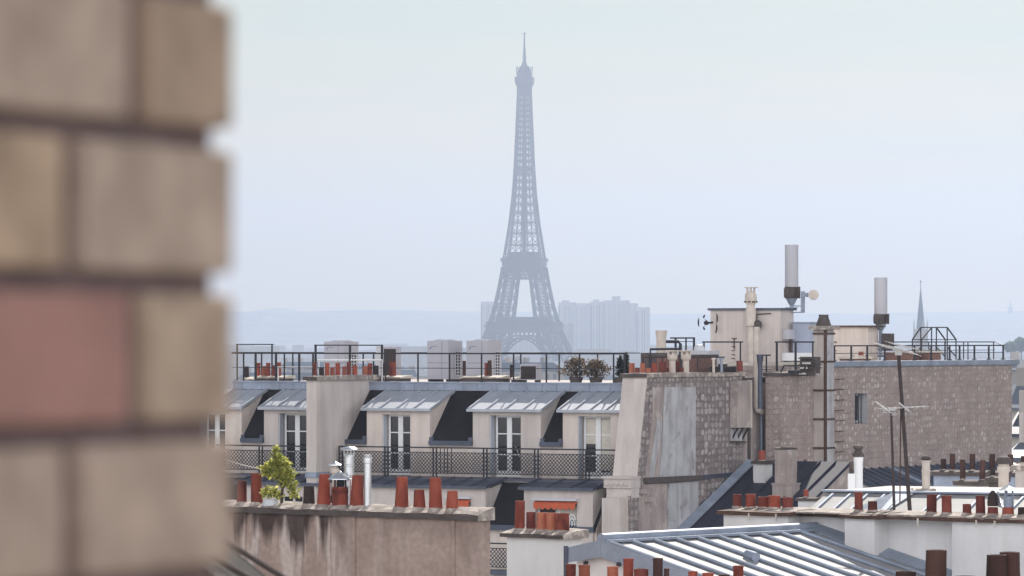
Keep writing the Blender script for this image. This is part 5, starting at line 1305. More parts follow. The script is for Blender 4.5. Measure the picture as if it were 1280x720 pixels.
# ------------------------------------------------------------------ white wall with pots, the zinc roofs before and behind it (frame HF)
HF = Frame(1022, 90, 40)
hz_ = lambda px, py, v: HF.v(px, py, v)[2]
hu_ = lambda px, v: HF.v(px, YH, v)[0]
def white_wall():
    segs = [(904.5,985,-.5,643),(985,1056,0,646.5),(1056,1093,-.5,648),(1093,1190,0,650),(1190,1330,-.30,656)]
    u0 = hu_(904.5,-.5); z0 = hz_(904.5,643,-.5)
    o = thing('pot_wall', 'long white rendered chimney wall crowned with a rusty coping and a row of red pots', 'chimney wall', HF, (u0,0,GB))
    zc = hz_(1060,647.5,-.3)
    for i, (xa, xb, v, py) in enumerate(segs):
        a = hu_(xa,v); b = hu_(xb,v)
        if i in (1,3): a = hu_(segs[i-1][1],segs[i-1][2])+.001; b = hu_(segs[i+1][0],segs[i+1][2])-.001
        m = MB().box(a, b, v, .75, GB, zc); part('wall', m, white, o)
    ue = hu_(1330,-.3)
    capm = MB(); us = [u0-.12]
    part('cap', slab_cap(u0, hu_(985,-.5), -.5, .78, zc+.001, zc+.075, zc+.115, .10), rusty, o)
    part('cap', slab_cap(hu_(985,-.5)+.11, hu_(1056,-.5)-.11, -.06, .78, zc+.002, zc+.07, zc+.115, .09), rusty, o)
    part('cap', slab_cap(hu_(1056,-.5), hu_(1093,-.5)+.1, -.5, .78, zc+.001, zc+.075, zc+.115, .10), rusty, o)
    part('cap', slab_cap(hu_(1093,-.5)+.31, ue, -.31, .78, zc+.003, zc+.07, zc+.115, .10), rusty, o)
    m = MB(); # lime laid over the coping, leaves its front edge rusty
    m.hexa([(u0,-.40,zc+.07),(ue,-.30,zc+.07),(ue,.70,zc+.10),(u0,.70,zc+.10),(u0,-.40,zc+.10),(ue,-.30,zc+.10),(ue,.70,zc+.14),(u0,.70,zc+.14)])
    part('lime_bed', m, capmat, o)
    zp = zc+.095
    def P(x0,x1,yt,mm,v=.12,taper=.9,lip=True,name='chimney_pot'):
        t = HF.v((x0+x1)/2,yt,v); r = (x1-x0)/2/HF.ppm((x0+x1)/2,v); mb = MB(); pot(mb,(t[0],v,zp),r,r*taper,t[2]-zp,lip=lip)
        return part(name, mb, mm, o, True), (t[0],v,t[2]), r
    for a_,b_,yt,mm in [(915.8,927.8,618,terrad),(931.8,944.8,617.5,terra),(947,961,621,terra),(961,976,619.5,terra),(977.5,991.5,621.5,terrad),(1068,1079,615,terrad),(1084.5,1097,626.5,terrad),
                        (1158,1171,618,terrad),(1177,1190,619.5,terrad),(1203,1214.5,630,terrad),(1219.5,1232,619.5,terrad)]:
        P(a_,b_,yt,mm,taper=.92 if b_-a_ < 13 else .97)
    hp, c, r = P(1234,1248,634,terrad)
    # dark hood on one pot, a pointed white cowl on the next
    part('hood', MB().lathe((c[0],c[1],c[2]+.02),[(r*.95,0),(r*1.02,.08),(r*.8,.22),(r*.3,.30),(.001,.31)],14), blackpot, hp, True)
    m = MB()
    for k in range(10):
        a = k*.33-1.2; m.bar((c[0]+r*1.05,c[1]+.02,c[2]+.30-.03*k),(c[0]+r*1.1+.012*k,c[1],c[2]+.27-.03*k),.03)
    part('strap', m, steel, hp)
    hp, c, r = P(1252.5,1268,634,terra)
    m = MB()
    for k in range(3): a = k*2.1+.4; m.bar((c[0]+r*.8*math.cos(a),c[1]+r*.8*math.sin(a),c[2]-.05),(c[0]+r*.7*math.cos(a),c[1]+r*.7*math.sin(a),c[2]+.36),.025)
    m.lathe((c[0],c[1],c[2]+.0),[(r*.75,0),(r*.75,.2),(r*.5,.22)],12)
    part('cowl_legs', m, zincl, hp)
    m = MB(); cowl(m, (c[0],c[1],c[2]+.33), .185, .09); part('cowl', m, steel, hp, True)
    P(1272,1286,634,blackpot)
    # rainwater stain and small iron straps
    st = MB(); uu = hu_(1105.5,0); st.add([(uu-.025,-.003,zc),(uu+.03,-.003,zc),(uu+.012,-.003,zc-1.2),(uu-.006,-.003,zc-1.2)],[(0,3,2,1)])
    part('rust_streak', st, surf('rust_streak', (.55,.36,.22), var=.3, scale=4, bump=0), o)
    m = MB()
    for x in (944,978,1155,1228,1251): u = hu_(x,-.4); m.box(u-.01,u+.01,-.63,-.60,zc-.10,zc+.05)
    part('iron_tie', m, caplight, o)
    return u0, ue, zc
HU0, HUE, HZC = white_wall()
def front_zinc_roof():
    zr = hz_(1022,662,-.02); L = HF.u(752,685,0)[1]; print('ridge check', HF.u(752,685,0)[2]-zr, L)
    tanb = math.tan(R(14.3)); W = 8.2; Wl = .75
    o = thing('zinc_house', 'house with a wide sunlit zinc roof of raised seams below the white pot wall', 'house', HF, (0,L,GB))
    part('wall', MB().prof_v([(-Wl+.05,GB),(W-.2,GB),(W-.2,zr-W*tanb-.05),(0,zr-.09),(-Wl+.05,zr-Wl*.22-.09)], L+.12, -.03), white, o)
    rm = MB(); th = .06
    rm.hexa([(0,L,zr-th),(W,L,zr-W*tanb-th),(W,-.002,zr-W*tanb-th),(0,-.002,zr-th),(0,L,zr),(W,L,zr-W*tanb),(W,-.002,zr-W*tanb),(0,-.002,zr)])
    rm.hexa([(-Wl,L,zr-Wl*.22-th),(-.002,L,zr-th),(-.002,-.002,zr-th),(-Wl,-.002,zr-Wl*.22-th),(-Wl,L,zr-Wl*.22),(-.002,L,zr),(-.002,-.002,zr),(-Wl,-.002,zr-Wl*.22)])
    part('roof', rm, palezinc, o)
    m = MB()
    m.tube([(.0,L-.02,zr+.055),(.0,-.05,zr+.055)],.10,10); m.box(-.02,.20,L,-.05,zr-.02,zr+.03)
    part('ridge_roll', m, zincl, o, True)
    n = 11
    for k in range(n):
        v = L+.03+(0-L-.15)*k/(n-1)
        m = MB().tube([(.10,v,zr-.10*tanb+.035),(W,v,zr-W*tanb+.035)],.038,8)
        part('seam', m, zincl, o, True)
    m = MB()   # verge boards of the gable
    m.hexa([(0,L-.03,zr-.30),(W,L-.03,zr-W*tanb-.30),(W,L-.004,zr-W*tanb-.30),(0,L-.004,zr-.30),(0,L-.03,zr+.03),(W,L-.03,zr-W*tanb+.03),(W,L-.004,zr-W*tanb+.03),(0,L-.004,zr+.03)])
    m.hexa([(-Wl-.05,L-.03,zr-Wl*.22-.26),(-.004,L-.03,zr-.30),(-.004,L-.004,zr-.30),(-Wl-.05,L-.004,zr-Wl*.22-.26),(-Wl-.05,L-.03,zr-Wl*.22+.03),(-.004,L-.03,zr+.03),(-.004,L-.004,zr+.03),(-Wl-.05,L-.004,zr-Wl*.22+.03)])
    part('verge', m, zincl, o)
    m = MB().tube([(-Wl-.08,L-.05,zr-Wl*.22+.06),(-Wl-.08,L-.05,zr-1.2)],.045,8); part('downpipe', m, zincd, o, True)
    for u in (-.35,.45): part('bolt', MB().lathe((u,L-.04,zr-.42),[(.001,-.05),(.05,-.03),(.05,.03),(.001,.05)],8), iron, o)
    # apron flashing against the white wall
    m = MB()
    for k in range(9):
        u = .1+k*.55; e = .34+.06*math.sin(k*2.1)
        m.hexa([(u,-e,zr-u*tanb+.005),(u+.545,-e,zr-(u+.545)*tanb+.005),(u+.545,-.012,zr-(u+.545)*tanb+.005),(u,-.012,zr-u*tanb+.005),(u,-e,zr-u*tanb+.03),(u+.545,-e,zr-(u+.545)*tanb+.03),(u+.545,-.012,zr-(u+.545)*tanb+.13),(u,-.012,zr-u*tanb+.13)])
    part('flashing', m, zincl, o)
    # short pipe lying on the sheets
    v = -4.1; u = .0
    d = HF._ray(941,699)
    # where that sight line meets the slope
    t0 = HF.O[0]*HF.t[0]+HF.O[1]*HF.t[1]; dt = d[0]*HF.t[0]+d[1]*HF.t[1]; k = (zr+t0*tanb-CAMZ)/(d[2]+dt*tanb); c = HF._loc(k, d)
    m = MB().tube([(c[0]-.12,c[1]-.02,c[2]+.10),(c[0]+.17,c[1]-.12,c[2]+.05)],[.085,.095],12)
    m.box(c[0]-.14,c[0]+.14,c[1]-.12,c[1]+.10,c[2]-.05,c[2]+.03)
    single('vent_stub', m, zincl, 'short grey pipe stub lying across the seams of the sunlit zinc roof', 'vent', HF, (c[0],c[1],c[2]), smooth=True)
front_zinc_roof()
def rear_zinc_roof():
    fr = Frame(1040, 96, 25)
    v0 = .2; z1 = fr.v(1100,616,1.9)[2]; z0 = z1-1.75*math.tan(R(17))
    u0, u1 = fr.v(999,640,.2)[0], fr.v(1330,615,1.9)[0]; us = fr.v(1140,615,1.9)[0]
    o = thing('zinc_house', 'small sunlit zinc roofs with slanting seams just behind the white pot wall', 'house', fr, (u0,0,GB))
    part('wall', MB().prof_u([(v0,GB),(v0,z0-.1),(1.9,z1-.1),(6,z1-.1),(6,GB)], u0, u1), white, o)
    rm = MB()
    rm.hexa([(u0,v0-.1,z0-.06),(u1,v0-.1,z0-.06),(u1,1.9,z1-.06),(u0,1.9,z1-.06),(u0,v0-.1,z0),(u1,v0-.1,z0),(u1,1.9,z1),(u0,1.9,z1)])
    rm.box(u0-.1,u1,1.901,6.1,z1-.08,z1+.01)
    part('roof', rm, palezinc, o)
    u = u0+.2
    m = MB()
    while u < us: m.bar((u,v0-.08,z0+.03),(u,1.75,z1-.04),.045,.07); u += .40
    u = us+.7
    while u < u1: m.bar((u,v0-.08,z0+.03),(u,1.75,z1-.04),.045,.07); u += .95
    part('seams', m, zincl, o)
    part('ridge_strip', MB().box(u0-.1,u1,1.80,2.05,z1+.012,z1+.05), zincl, o)
    # raised hip between the two roofs, its flank stays in shade
    m = MB().add([(us-.35,1.9,z1+.05),(us+.12,1.9,z1+.05),(us-.55,v0-.1,z0+.30),(us-.25,v0-.1,z0+.02),(us-.95,v0-.1,z0+.01),(us-.40,1.9,z1)],[(0,2,3,1),(0,5,4,2)])
    part('hip', m, zincl, o)
rear_zinc_roof()

# small things between the white wall and the mauve house
def loose_vent(name, label, px, yt, yb, D, r, mat, capk, fr=None):
    x, z0, z1 = x_at(px,D), z_at(yb,D), z_at(yt,D)
    o = thing(name, label, 'vent', WORLD, (x,D,z0))
    h = z1-z0; c = (x,D,z0)
    part('foot', MB().box(x-r*1.3,x+r*1.3,D-r*1.3,D+r*1.3,CAMZ-4.9,z0), mat, o)
    if capk == 'clay':
        part('shaft', MB().lathe(c,[(r,0),(r,h*.62),(r*1.25,h*.66),(r*1.25,h*.76),(r*1.05,h*.78),(r*1.05,h*.82)],14), mat, o, True)
        part('cowl', MB().lathe((x,D,z0+h*.82),[(r*1.0,0),(r*1.5,.0),(r*1.55,h*.05),(r*1.1,h*.15),(r*.4,h*.18),(.001,h*.18)],14), capdark, o, True)
    elif capk == 'dark':
        part('shaft', MB().lathe(c,[(r,0),(r,h*.60),(r*1.12,h*.66),(r*1.12,h*.74)],14), mat, o, True)
        part('cowl', MB().lathe((x,D,z0+h*.73),[(r*1.3,0),(r*1.4,h*.06),(r*.7,h*.15),(r*1.15,h*.2),(r*1.0,h*.25),(.001,h*.26)],12), capdark, o, True)
    elif capk == 'box':
        part('box', MB().box(x-r,x+r,D-r,D+r,z0,z1), mat, o); part('nipple', MB().tube([(x,D,z1),(x,D,z1+.3)],.05,8), capdark, o, True)
    return o
loose_vent('roof_vent','white vent pipe with a dark flared cowl in front of the mauve wall',1073,556,612,112,.11,whitepaint,'dark')
loose_vent('roof_vent','short square white vent box beside the white vent pipe',1064,592,612,111,.085,whitepaint,'box')
def pedestal(px0, px1, yt, yb, D, label, mat):
    x0, x1, z1 = x_at(px0,D), x_at(px1,D), z_at(yt,D)
    o = thing('roof_chimney', label, 'chimney', WORLD, (x0,D,z_at(yb,D)))
    part('stack_body', MB().box(x0,x1,D,D+.5,z_at(yb,D)-1.5,z1), mat, o); part('cap', slab_cap(x0,x1,D,D+.5,z1+.001,z1+.06,z1+.08,.1), caplight, o)
    return o
o = pedestal(1147.5,1158.5,616,648,98,'slim white chimney pedestal with a clay vent beyond the two close red pots',white)
x, D = x_at(1157.5,98.25), 98.25; z0 = z_at(615.5,98)+.05; h = z_at(570,98)-z0; r = .085
part('vent_shaft', MB().lathe((x,D,z0),[(r*1.1,0),(r,.1),(r*1.1,h*.5),(r*1.2,h*.56),(r*1.05,h*.6),(r*1.05,h*.8),(r*1.3,h*.82),(r*1.3,h*.86)],14), ceramic, o, True)
part('vent_cowl', MB().lathe((x,D,z0+h*.87),[(r*.9,0),(r*1.0,h*.02),(r*1.6,h*.03),(r*1.2,h*.1),(r*.4,h*.135),(.001,h*.135)],14), capdark, o, True)
part('foot_slab', MB().box(x_at(1145,98),x_at(1170,98),97.95,98.6,z_at(615.5,98)-.02,z_at(614,98)+.05), capmat, o)

def far_stack(px0, px1, ycap, ybot, D, d, label, pots, mat, capm=capdark, yaw=30, v_=0):
    fr = Frame((px0+px1)/2, D, yaw); a, b = fr.v(px0,ycap,0), fr.v(px1,ycap,0); z1 = a[2]
    o = thing('chimney_stack', label, 'chimney', fr, (a[0],0,GB))
    part('stack_body', MB().box(a[0],b[0],0,d,GB,z1-.14), mat, o)
    part('cap', slab_cap(a[0],b[0],0,d,z1-.139,z1-.03,z1,.08), capm, o)
    for (xa,xb,yt,mm) in pots:
        t = fr.v((xa+xb)/2,yt,d/2); r = (xb-xa)/2/fr.ppm((xa+xb)/2,d/2); mb = MB(); pot(mb,(t[0],d/2,z1-.03),r,r*.97,t[2]-z1+.03,lip=False); part('chimney_pot', mb, mm, o, True)
    return o
far_stack(1167,1268,588,615,124,.6,'grey chimney stack with a long row of thin brown pots before the mauve wall',[(1176,1183,573.5,brownpot),(1187.5,1194.5,567,brownpot),(1212,1219,567.3,brownpot),(1236,1243.5,567.3,brownpot),(1260,1267,568,brownpot)],zincl)
far_stack(1196,1238,600,615,116,.5,'low cream chimney stack with short dark brown pots, before the long brown row',[(1200,1207,574.5,brownpot),(1224,1231.5,575,brownpot)],cream2)
far_stack(1236,1248,596,640,112,.5,'dark block chimney at the end of the low cream stack',[(1238,1244,586,blackpot)],capdark)
o = loose_vent('roof_vent','pale clay vent with a dark domed cap behind the pointed white cowl',1254.5,570,625,111,.13,ceramic,'clay')
far_stack(1269,1300,580,620,108,.8,'rough ochre chimney block at the edge of the view, beside the clay vent',[(1276,1284,570,brownpot)],greyplaster,capm=caplight)

# roof on the low houses that carries the loose vents
m = MB().box(x_at(1040,100),x_at(1320,100)+4,98.7,126,GB,CAMZ-4.88)
o = thing('low_house', 'low house with a flat pale roof hidden behind the white pot wall', 'house', WORLD, (x_at(1040,100),99,GB))
part('wall', m, white, o)

# television aerials
darkmast = surf('dark_mast', (.055,.040,.040), rough=.7, var=.3, scale=4, bump=0)
aerialm = surf('aerial_metal', (.50,.49,.49), rough=.6, metal=.3, var=.1, scale=6, bump=0)
def aerial_mast(label, top, bot, D, r, kind):
    p, q = Vector((x_at(top[0],D),D,z_at(top[1],D))), Vector((x_at(bot[0],D),D,z_at(bot[1],D)))
    o = thing('television_aerial', label, 'aerial', WORLD, tuple(q))
    part('mast', MB().tube([q,p],[r*1.2,r],8), darkmast, o, True)
    k = D/FPX
    def yagi(c, bx, bz, by, n, L, tilt):
        m = MB(); c = Vector(c); d = Vector((bx,by,bz)); a = c-d*.5; b = c+d*.5; m.bar(a,b,.018)
        ax = Vector((tilt[0],tilt[1],tilt[2])).normalized()
        for i in range(n):
            s_ = a+(b-a)*(i/(n-1)); l_ = L*(1-.35*i/n); m.bar(s_-ax*l_/2, s_+ax*l_/2, .009)
        return m
    if kind == 1:
        m = yagi((p.x-.08,D,p.z+.09),-.66,.16,.5,12,.42,(.75,-.2,-.30))
        m2 = yagi((p.x+.10,D,p.z+.14),.5,-.10,.4,8,.34,(.75,.3,-.25)); m.add(m2.V,m2.F)
        m.box(p.x-.07,p.x+.07,D-.05,D+.05,p.z-.05,p.z+.06); part('aerial_head', m, aerialm, o)
        c = p+(q-p)*.33
        m = yagi((c.x+.02,D-.05,c.z),.95,.04,.3,9,.22,(.9,-.4,-.12)); m.bar((c.x-.08,D-.08,c.z+.10),(c.x+.14,D-.1,c.z-.08),.035); part('lower_aerial', m, aerialm, o)
        part('stay', MB().bar((c.x-.03,D+.03,c.z),(q.x-.18,D+.4,q.z+.3),.025), rusty, o)
    else:
        m = yagi((p.x-.13,D,p.z+.06),-.36,.26,.2,7,.16,(.8,.5,.1)); m.bar((p.x-.16,D,p.z+.02),(p.x+.09,D,p.z+.03),.03); m.bar((p.x-.17,D,p.z-.03),(p.x,D,p.z+.0),.018); part('aerial_head', m, aerialm, o)
aerial_mast('tall leaning dark mast with a tangled flat aerial on top, before the mauve wall',(1123,441),(1138,648),91.2,.036,1)
aerial_mast('shorter thin mast with a small white aerial, next to the leaning dark mast',(1114,514),(1118,645),91.0,.024,0)
m = MB()
for cx, rr in ((1107,9),(1130,9)):
    m.tube([(x_at(cx,91)+rr/61*math.cos(R(a))*.9,91,z_at(648,91)+rr/61*.9*math.sin(R(a))) for a in range(0,181,15)],.022,8)
m.tube([(x_at(1139,91),91,z_at(647,91)),(x_at(1146,91),91,z_at(643,91)),(x_at(1150,91),91,z_at(642,91)),(x_at(1158,91),91,z_at(641,91))],.022,8)
single('cable_loop', m, iron, 'black cable loops lying on the white wall coping at the foot of the masts', 'cable', WORLD, (x_at(1107,91),91,z_at(648,91)), smooth=True)

# ------------------------------------------------------------------ stained wall with pots, plant and flues (frame SF)
SF = Frame(450, 80, 40)
def stained_wall():
    u0, u1 = SF.v(268,640,0)[0], SF.v(597,640,0)[0]; zc = SF.v(450,646,0)[2]; d = .34
    o = thing('pot_wall', 'water stained pinkish chimney wall with red tapered pots on a mossy mortar coping', 'chimney wall', SF, (u0,0,zc))
    part('wall', MB().box(u0,u1,0,d,GB,zc), stainw, o)
    m = MB()
    for px, w_ in ((300,10),(440,5),(565,4)): u = SF.v(px,640,-.03)[0]; m.box(u,u+w_/70,-.035,0.001,GB,zc-.002)
    part('pilaster', m, stainw, o)
    part('cap', slab_cap(u0,u1,0,d,zc+.001,zc+.105,zc+.215,.06), capmat, o)
    zp = zc+.135; v = .18
    def P(x0,x1,yt,mm,taper=.8,v=v,lip=False):
        t = SF.v((x0+x1)/2,yt,v); k = SF.ppm((x0+x1)/2,v); r = (x1-x0)/2/k; mb = MB(); pot(mb,(t[0],v,zp),r,r*taper,t[2]-zp,lip=lip)
        return part('chimney_pot', mb, mm, o, True), (t[0],v,t[2]), r
    P(296,308.5,601,terrad,.95); P(313.5,328.8,591.5,terra,.84); P(378.5,394,607.5,blackpot,.82); P(396,413.5,592.5,terra,.72)
    P(437,455,594,terra,.74); P(493,511,596,terra,.76); P(516.5,532.5,612,terra,.78); P(536,553.5,597,terra,.80); P(557.5,573,613.5,terra,.84)
    p5, c, r = P(414.5,434,609,terra,.96,v=.10,lip=True)
    part('collar', MB().lathe((c[0],c[1],c[2]-.10),[(r*1.02,0),(r*1.06,.03),(r*1.02,.06)],16), terrad, p5, True)
    m = MB()
    for k in range(3): a = k*2.09+.5; m.bar((c[0]+r*.85*math.cos(a),c[1]+r*.85*math.sin(a),c[2]-.02),(c[0]+r*.8*math.cos(a),c[1]+r*.8*math.sin(a),c[2]+.16),.022)
    part('cowl_legs', m, iron, p5)
    m = MB(); cowl(m,(c[0]+.01,c[1],c[2]+.14),.22,.14,12); part('cowl', m, steel, p5, True)
    # second little cowl on a short pale stem behind
    t = SF.v(418.5,581,.30); m = MB().lathe((t[0],.30,zp),[(.055,0),(.055,t[2]-zp-.16),(.085,t[2]-zp-.15),(.085,t[2]-zp-.07),(.05,t[2]-zp-.06),(.05,t[2]-zp+.02)],12); q = part('vent_stem', m, ceramic, o, True)
    m = MB(); cowl(m,(t[0],.30,t[2]-.01),.125,.075); part('vent_cap', m, steel, q, True)
    return u0, u1, zp
SU0, SU1, SZP = stained_wall()
def steel_flue(label, px, yt, v, r, cap):
    t = SF.v(px,yt,v); h = t[2]-SZP
    o = thing('steel_flue', label, 'flue', SF, (t[0],v,SZP))
    if cap:
        m = MB(); flue(m,(t[0],v,SZP),r,h-.16,4); part('pipe', m, steel, o, True)
        m = MB(); m.lathe((t[0],v,SZP+h-.08),[(r*1.7,0),(r*1.72,.025),(r*1.2,.06),(.001,.075)],16); m.lathe((t[0],v,SZP+h-.08),[(r*1.7,0),(.001,-.01)],16)
        for k in range(4): a=k*1.57+.4; m.bar((t[0]+r*math.cos(a),v+r*math.sin(a),SZP+h-.2),(t[0]+r*1.1*math.cos(a),v+r*1.1*math.sin(a),SZP+h-.07),.02)
        part('rain_cap', m, steel, o, True)
    else:
        m = MB().lathe((t[0],v,SZP),[(r,0),(r,h-.16),(r*1.2,h-.15),(r*1.2,h-.06),(r*1.05,h-.05),(r*1.1,h),(r*.9,h),(r*.9,h-.1),(.001,h-.1)],16); part('pipe', m, steel, o, True)
steel_flue('shiny steel flue with a flat rain cap behind the cowled red pot', 436.5, 557.5, .34, .088, True)
steel_flue('plain shiny steel flue with a collar, between two tall red pots', 459.5, 568, .22, .066, False)
def wall_plant():
    v = .18; c = SF.v(347,629,v); k = SF.ppm(347,v)
    o = thing('wall_plant', 'bushy lime green plant growing in a white bowl on the stained wall', 'plant', SF, (c[0],v,SZP))
    b = SF.v(341,629,v); r = 11.5/k
    part('bowl', MB().lathe((b[0],v-.05,SZP-.02),[(r*.7,0),(r,.03),(r*.85,.10),(r*.72,.14),(r*.68,.11),(.001,.11)],18), palemetal, o, True)
    m = MB(); q = lambda px,py,dv=0: (SF.v(px,py,v)[0], v+dv, SF.v(px,py,v)[2])
    m.tube([q(352,629),q(353,612),q(350,596),q(346,575),q(345,562)],[.03,.028,.02,.014,.008],6)
    m.tube([q(353,612),q(360,600),q(364,614)],[.018,.012,.006],6); m.tube([q(351,600),q(340,592),q(331,589)],[.018,.012,.006],6); m.tube([q(352,618),q(342,614),q(337,617)],[.015,.01,.006],6)
    part('stem', m, bark, o, True)
    m = MB(); cl = [(346,563,3.5,5,40),(347,573,5.5,6,75),(340,583,8,6,110),(334,591,6,5,60),(354,581,6.5,8,100),(349,594,9,6,100),(360,595,7,8,100),(365,607,5,7,70),(367.5,618,5,5.5,55),(337,615,9,6,120),(349,619,5,5,40),(356,604,5,4,30),(330,586,4,3,20)]
    for (px,py,rx,ry,n_) in cl:
        for i in range(n_):
            a, rr = random.uniform(0,6.28), math.sqrt(random.random()); cc = q(px+rx*rr*math.cos(a), py+ry*rr*math.sin(a), random.gauss(0,rx/k*.5)); m.leaf(cc, .086, .7)
        for i in range(n_//2): m.leaf(q(px+rx*random.uniform(-.8,.8), py+ry*random.uniform(-.8,.8), random.gauss(0,rx/k*.4)), .075, .7)
    part('foliage', m, leaf_lime, o)
wall_plant()
p, q = SF.v(280,574,.5), SF.v(333,588,.5)
single('wire', MB().tube([(p[0],.5,p[2]),((p[0]+q[0])/2,.5,(p[2]+q[2])/2-.015),(q[0],.5,q[2])],.010,6), caplight, 'thin pale wire running from the brick pillar side to the lime green plant', 'wire', SF, (p[0],.5,p[2]))

# white chimney with five pots in the middle (frame CF)
CF = Frame(704, 95, 44)
def white_chimney():
    u1 = 0; u0 = CF.v(633.5,680,0)[0]; d = CF.u(727,680,0)[1]; zc = CF.v(704,674,0)[2]
    o = thing('chimney_stack', 'stout white chimney with five squat red pots on a thin slab, below a red awning', 'chimney', CF, (u0,0,GB))
    part('stack_body', MB().box(u0,u1,0,d,GB,zc), white, o)
    part('cap', slab_cap(u0,u1,0,d,zc+.001,zc+.085,zc+.20,.11), capmat, o)
    zp = zc+.12; v = d*.45
    for x0,x1,yt,mm in [(643,656,626,terra),(657.5,670,640,terrad),(670,683.5,640.5,orange),(682.5,696.5,641,orange),(695.5,712,641.5,terra)]:
        t = CF.v((x0+x1)/2,yt,v); r = (x1-x0)/2/CF.ppm((x0+x1)/2,v); m = MB(); pot(m,(t[0],v,zp),r,r*.93,t[2]-zp,lip=x1 > 690 or x0 < 650); part('chimney_pot', m, mm, o, True)
white_chimney()

# pots at the lower edge, their stacks stand on the houses below
def low_stack(px0, px1, ycap, D, yaw, label, pots, grp=None, cm=capmat):
    fr = Frame((px0+px1)/2, D, yaw); a, b = fr.v(px0,ycap,0), fr.v(px1,ycap,0); z1 = a[2]
    o = thing('chimney_stack', label, 'chimney', fr, (a[0],0,GB))
    part('stack_body', MB().box(a[0],b[0],-.3,.5,GB,z1-.16), white, o); part('cap', slab_cap(a[0],b[0],-.3,.5,z1-.159,z1-.05,z1,.08), cm, o)
    for x0,x1,yt,mm,dv in pots:
        t = fr.v((x0+x1)/2,yt,dv); r = (x1-x0)/2/fr.ppm((x0+x1)/2,dv); m = MB(); pot(m,(t[0],dv,z1-.05),r,r*.96,t[2]-z1+.05,lip=(x1-x0) < 16, n=20); part('chimney_pot', m, mm, o, True)
low_stack(700,940,739,80,30,'row of red pots and dark pipes standing low before the zinc gable',[(706.5,719.5,705,terrad,.1),(723.5,738,706,orange,.1),(759,773.5,708,orange,.1),(778.5,791.5,698,terra,.1),(791.5,810.5,711,terrad,.0),(816,828.5,697.5,brownpot,.1),(829,836,710.5,brownpot,.2),(859.5,871.5,714,terra,.1),(878,892.5,716,terra,.1),(898,911.5,718,brownpot,.0),(916,929.5,707,terra,.1)])
low_stack(1110,1300,775,52,30,'group of big dark brown pots rising before the white pot wall',[(1120,1146.5,714,brownpot,.1),(1155,1182.5,687.5,brownpot,.1),(1192,1220,720,brownpot,.0),(1230.5,1257,693.5,brownpot,.1),(1249.5,1276,690,brownpot,.38)])

# slate roof edge at the foot of the brick pillar, close and a little soft
def near_roof():
    D = 15; q = lambda px,py,dd=0: (x_at(px,D+dd),D+dd,z_at(py,D+dd))
    o = thing('slate_roof_house', 'dark slate roof edge with pale zinc hips at the foot of the brick pillar', 'house', WORLD, (x_at(260,D),D,GB))
    a, b, c, d = q(268,668,.5), q(362,726,.2), q(330,760,-.8), q(240,700,-.8)
    def plate(ps, th): return MB().hexa([(p[0],p[1],p[2]-th) for p in ps]+list(ps))
    e = q(420,790,.1); f = q(395,825,-1)
    part('roof', plate([d,(c[0]+.09,c[1],c[2]-.06),e,a],.04), slate, o)
    part('hip_roll', MB().tube([q(262,664,.5),q(362,727,.25),q(425,768,.1)],.010,8), capdark, o, True)
    part('hip_roll', MB().tube([q(255,690,-.5),q(300,716,-.45),q(345,742,-.4)],.010,8), capdark, o, True)
    zt = min(d[2],e[2])-.6
    part('wall', MB().box(x_at(150,D),x_at(460,D),D-1.2,D+6,GB,zt), greyplaster, o)
near_roof()

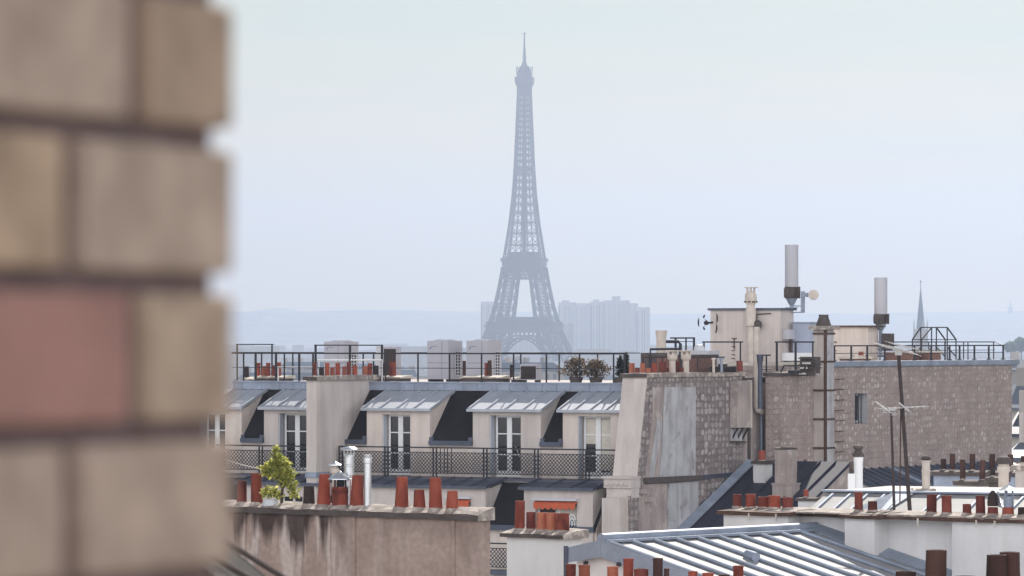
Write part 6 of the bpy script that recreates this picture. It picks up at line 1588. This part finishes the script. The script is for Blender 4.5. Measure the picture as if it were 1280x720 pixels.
# a few particular houses in the gap past the mauve house
def gap_house(x0, x1, yr, ye, D, yaw, label, wm, rm_):
    fr = Frame((x0+x1)/2, D, yaw); a, b = fr.v(x0,ye,0)[0], fr.v(x1,ye,0)[0]; ze, zr = fr.v((x0+x1)/2,ye,0)[2], fr.v((x0+x1)/2,yr,6)[2]
    g = ground_z(fr.O[0], D)-.4
    o = thing('city_house', label, 'house', fr, (a,0,g))
    part('wall', MB().prof_u([(0,g),(0,ze),(6,zr-.05),(12,ze),(12,g)], a, b), wm, o)
    m = MB().hexa([(a-.3,-.5,ze-.1),(b+.3,-.5,ze-.1),(b+.3,6,zr),(a-.3,6,zr),(a-.3,-.5,ze+.1),(b+.3,-.5,ze+.1),(b+.3,6,zr+.2),(a-.3,6,zr+.2)]).hexa([(a-.3,6.001,zr),(b+.3,6.001,zr),(b+.3,12.5,ze),(a-.3,12.5,ze),(a-.3,6.001,zr+.2),(b+.3,6.001,zr+.2),(b+.3,12.5,ze+.2),(a-.3,12.5,ze+.2)])
    part('roof', m, rm_, o)
    for k in range(3): u = a+(b-a)*(k+.5)/3; part('chimney', MB().box(u-.8,u+.8,5.5,6.5,zr-.5,zr+1.8), wm, o)
gap_house(1258,1330,483,511,420,15,'house with a dark blue roof past the end of the mauve stone house',farwall,farroof)
gap_house(1262,1330,518,544,330,15,'grey roofed house below the dark blue roof, past the mauve stone house',farwall,midzinc)
gap_house(1262,1330,556,574,250,15,'pale house with a low zinc roof near the ochre chimney block',greyplaster,zincd)
gap_house(1256,1340,451,463,900,5,'long hazy house under the tree crowns, past the mauve stone house',farwall,farroof)
def far_tree(px, yt, D, wpx, label):
    x = x_at(px,D); z1 = z_at(yt,D); g = ground_z(x,D); r = wpx/2/FPX*D
    o = thing('far_tree', label, 'tree', WORLD, (x,D,g-.3), 'trees far beyond the mauve house')
    part('trunk', MB().tube([(x,D,g-.3),(x+.3,D,z1-r*1.1)],[.5,.25],8), bark, o, True)
    m = MB(); rt = random.Random(int(px*10))
    for i in range(700):
        a, e, rr = rt.uniform(0,6.28), math.asin(rt.uniform(-1,1)), r*(rt.random()**.4)
        k = 1+.25*math.sin(3*a+px)*math.cos(2*e)
        m.leaf((x+rr*k*math.cos(a)*math.cos(e), D+rr*math.sin(a)*math.cos(e), z1-r*.8+rr*.8*k*math.sin(e)), r*.5, .8)
    part('crown', m, leaf_far, o)
far_tree(1263,428,2300,15,'rounded hazy tree crown nearest the end of the black railing')
far_tree(1276,424.5,2350,19,'larger hazy tree crown at the very edge of the view')
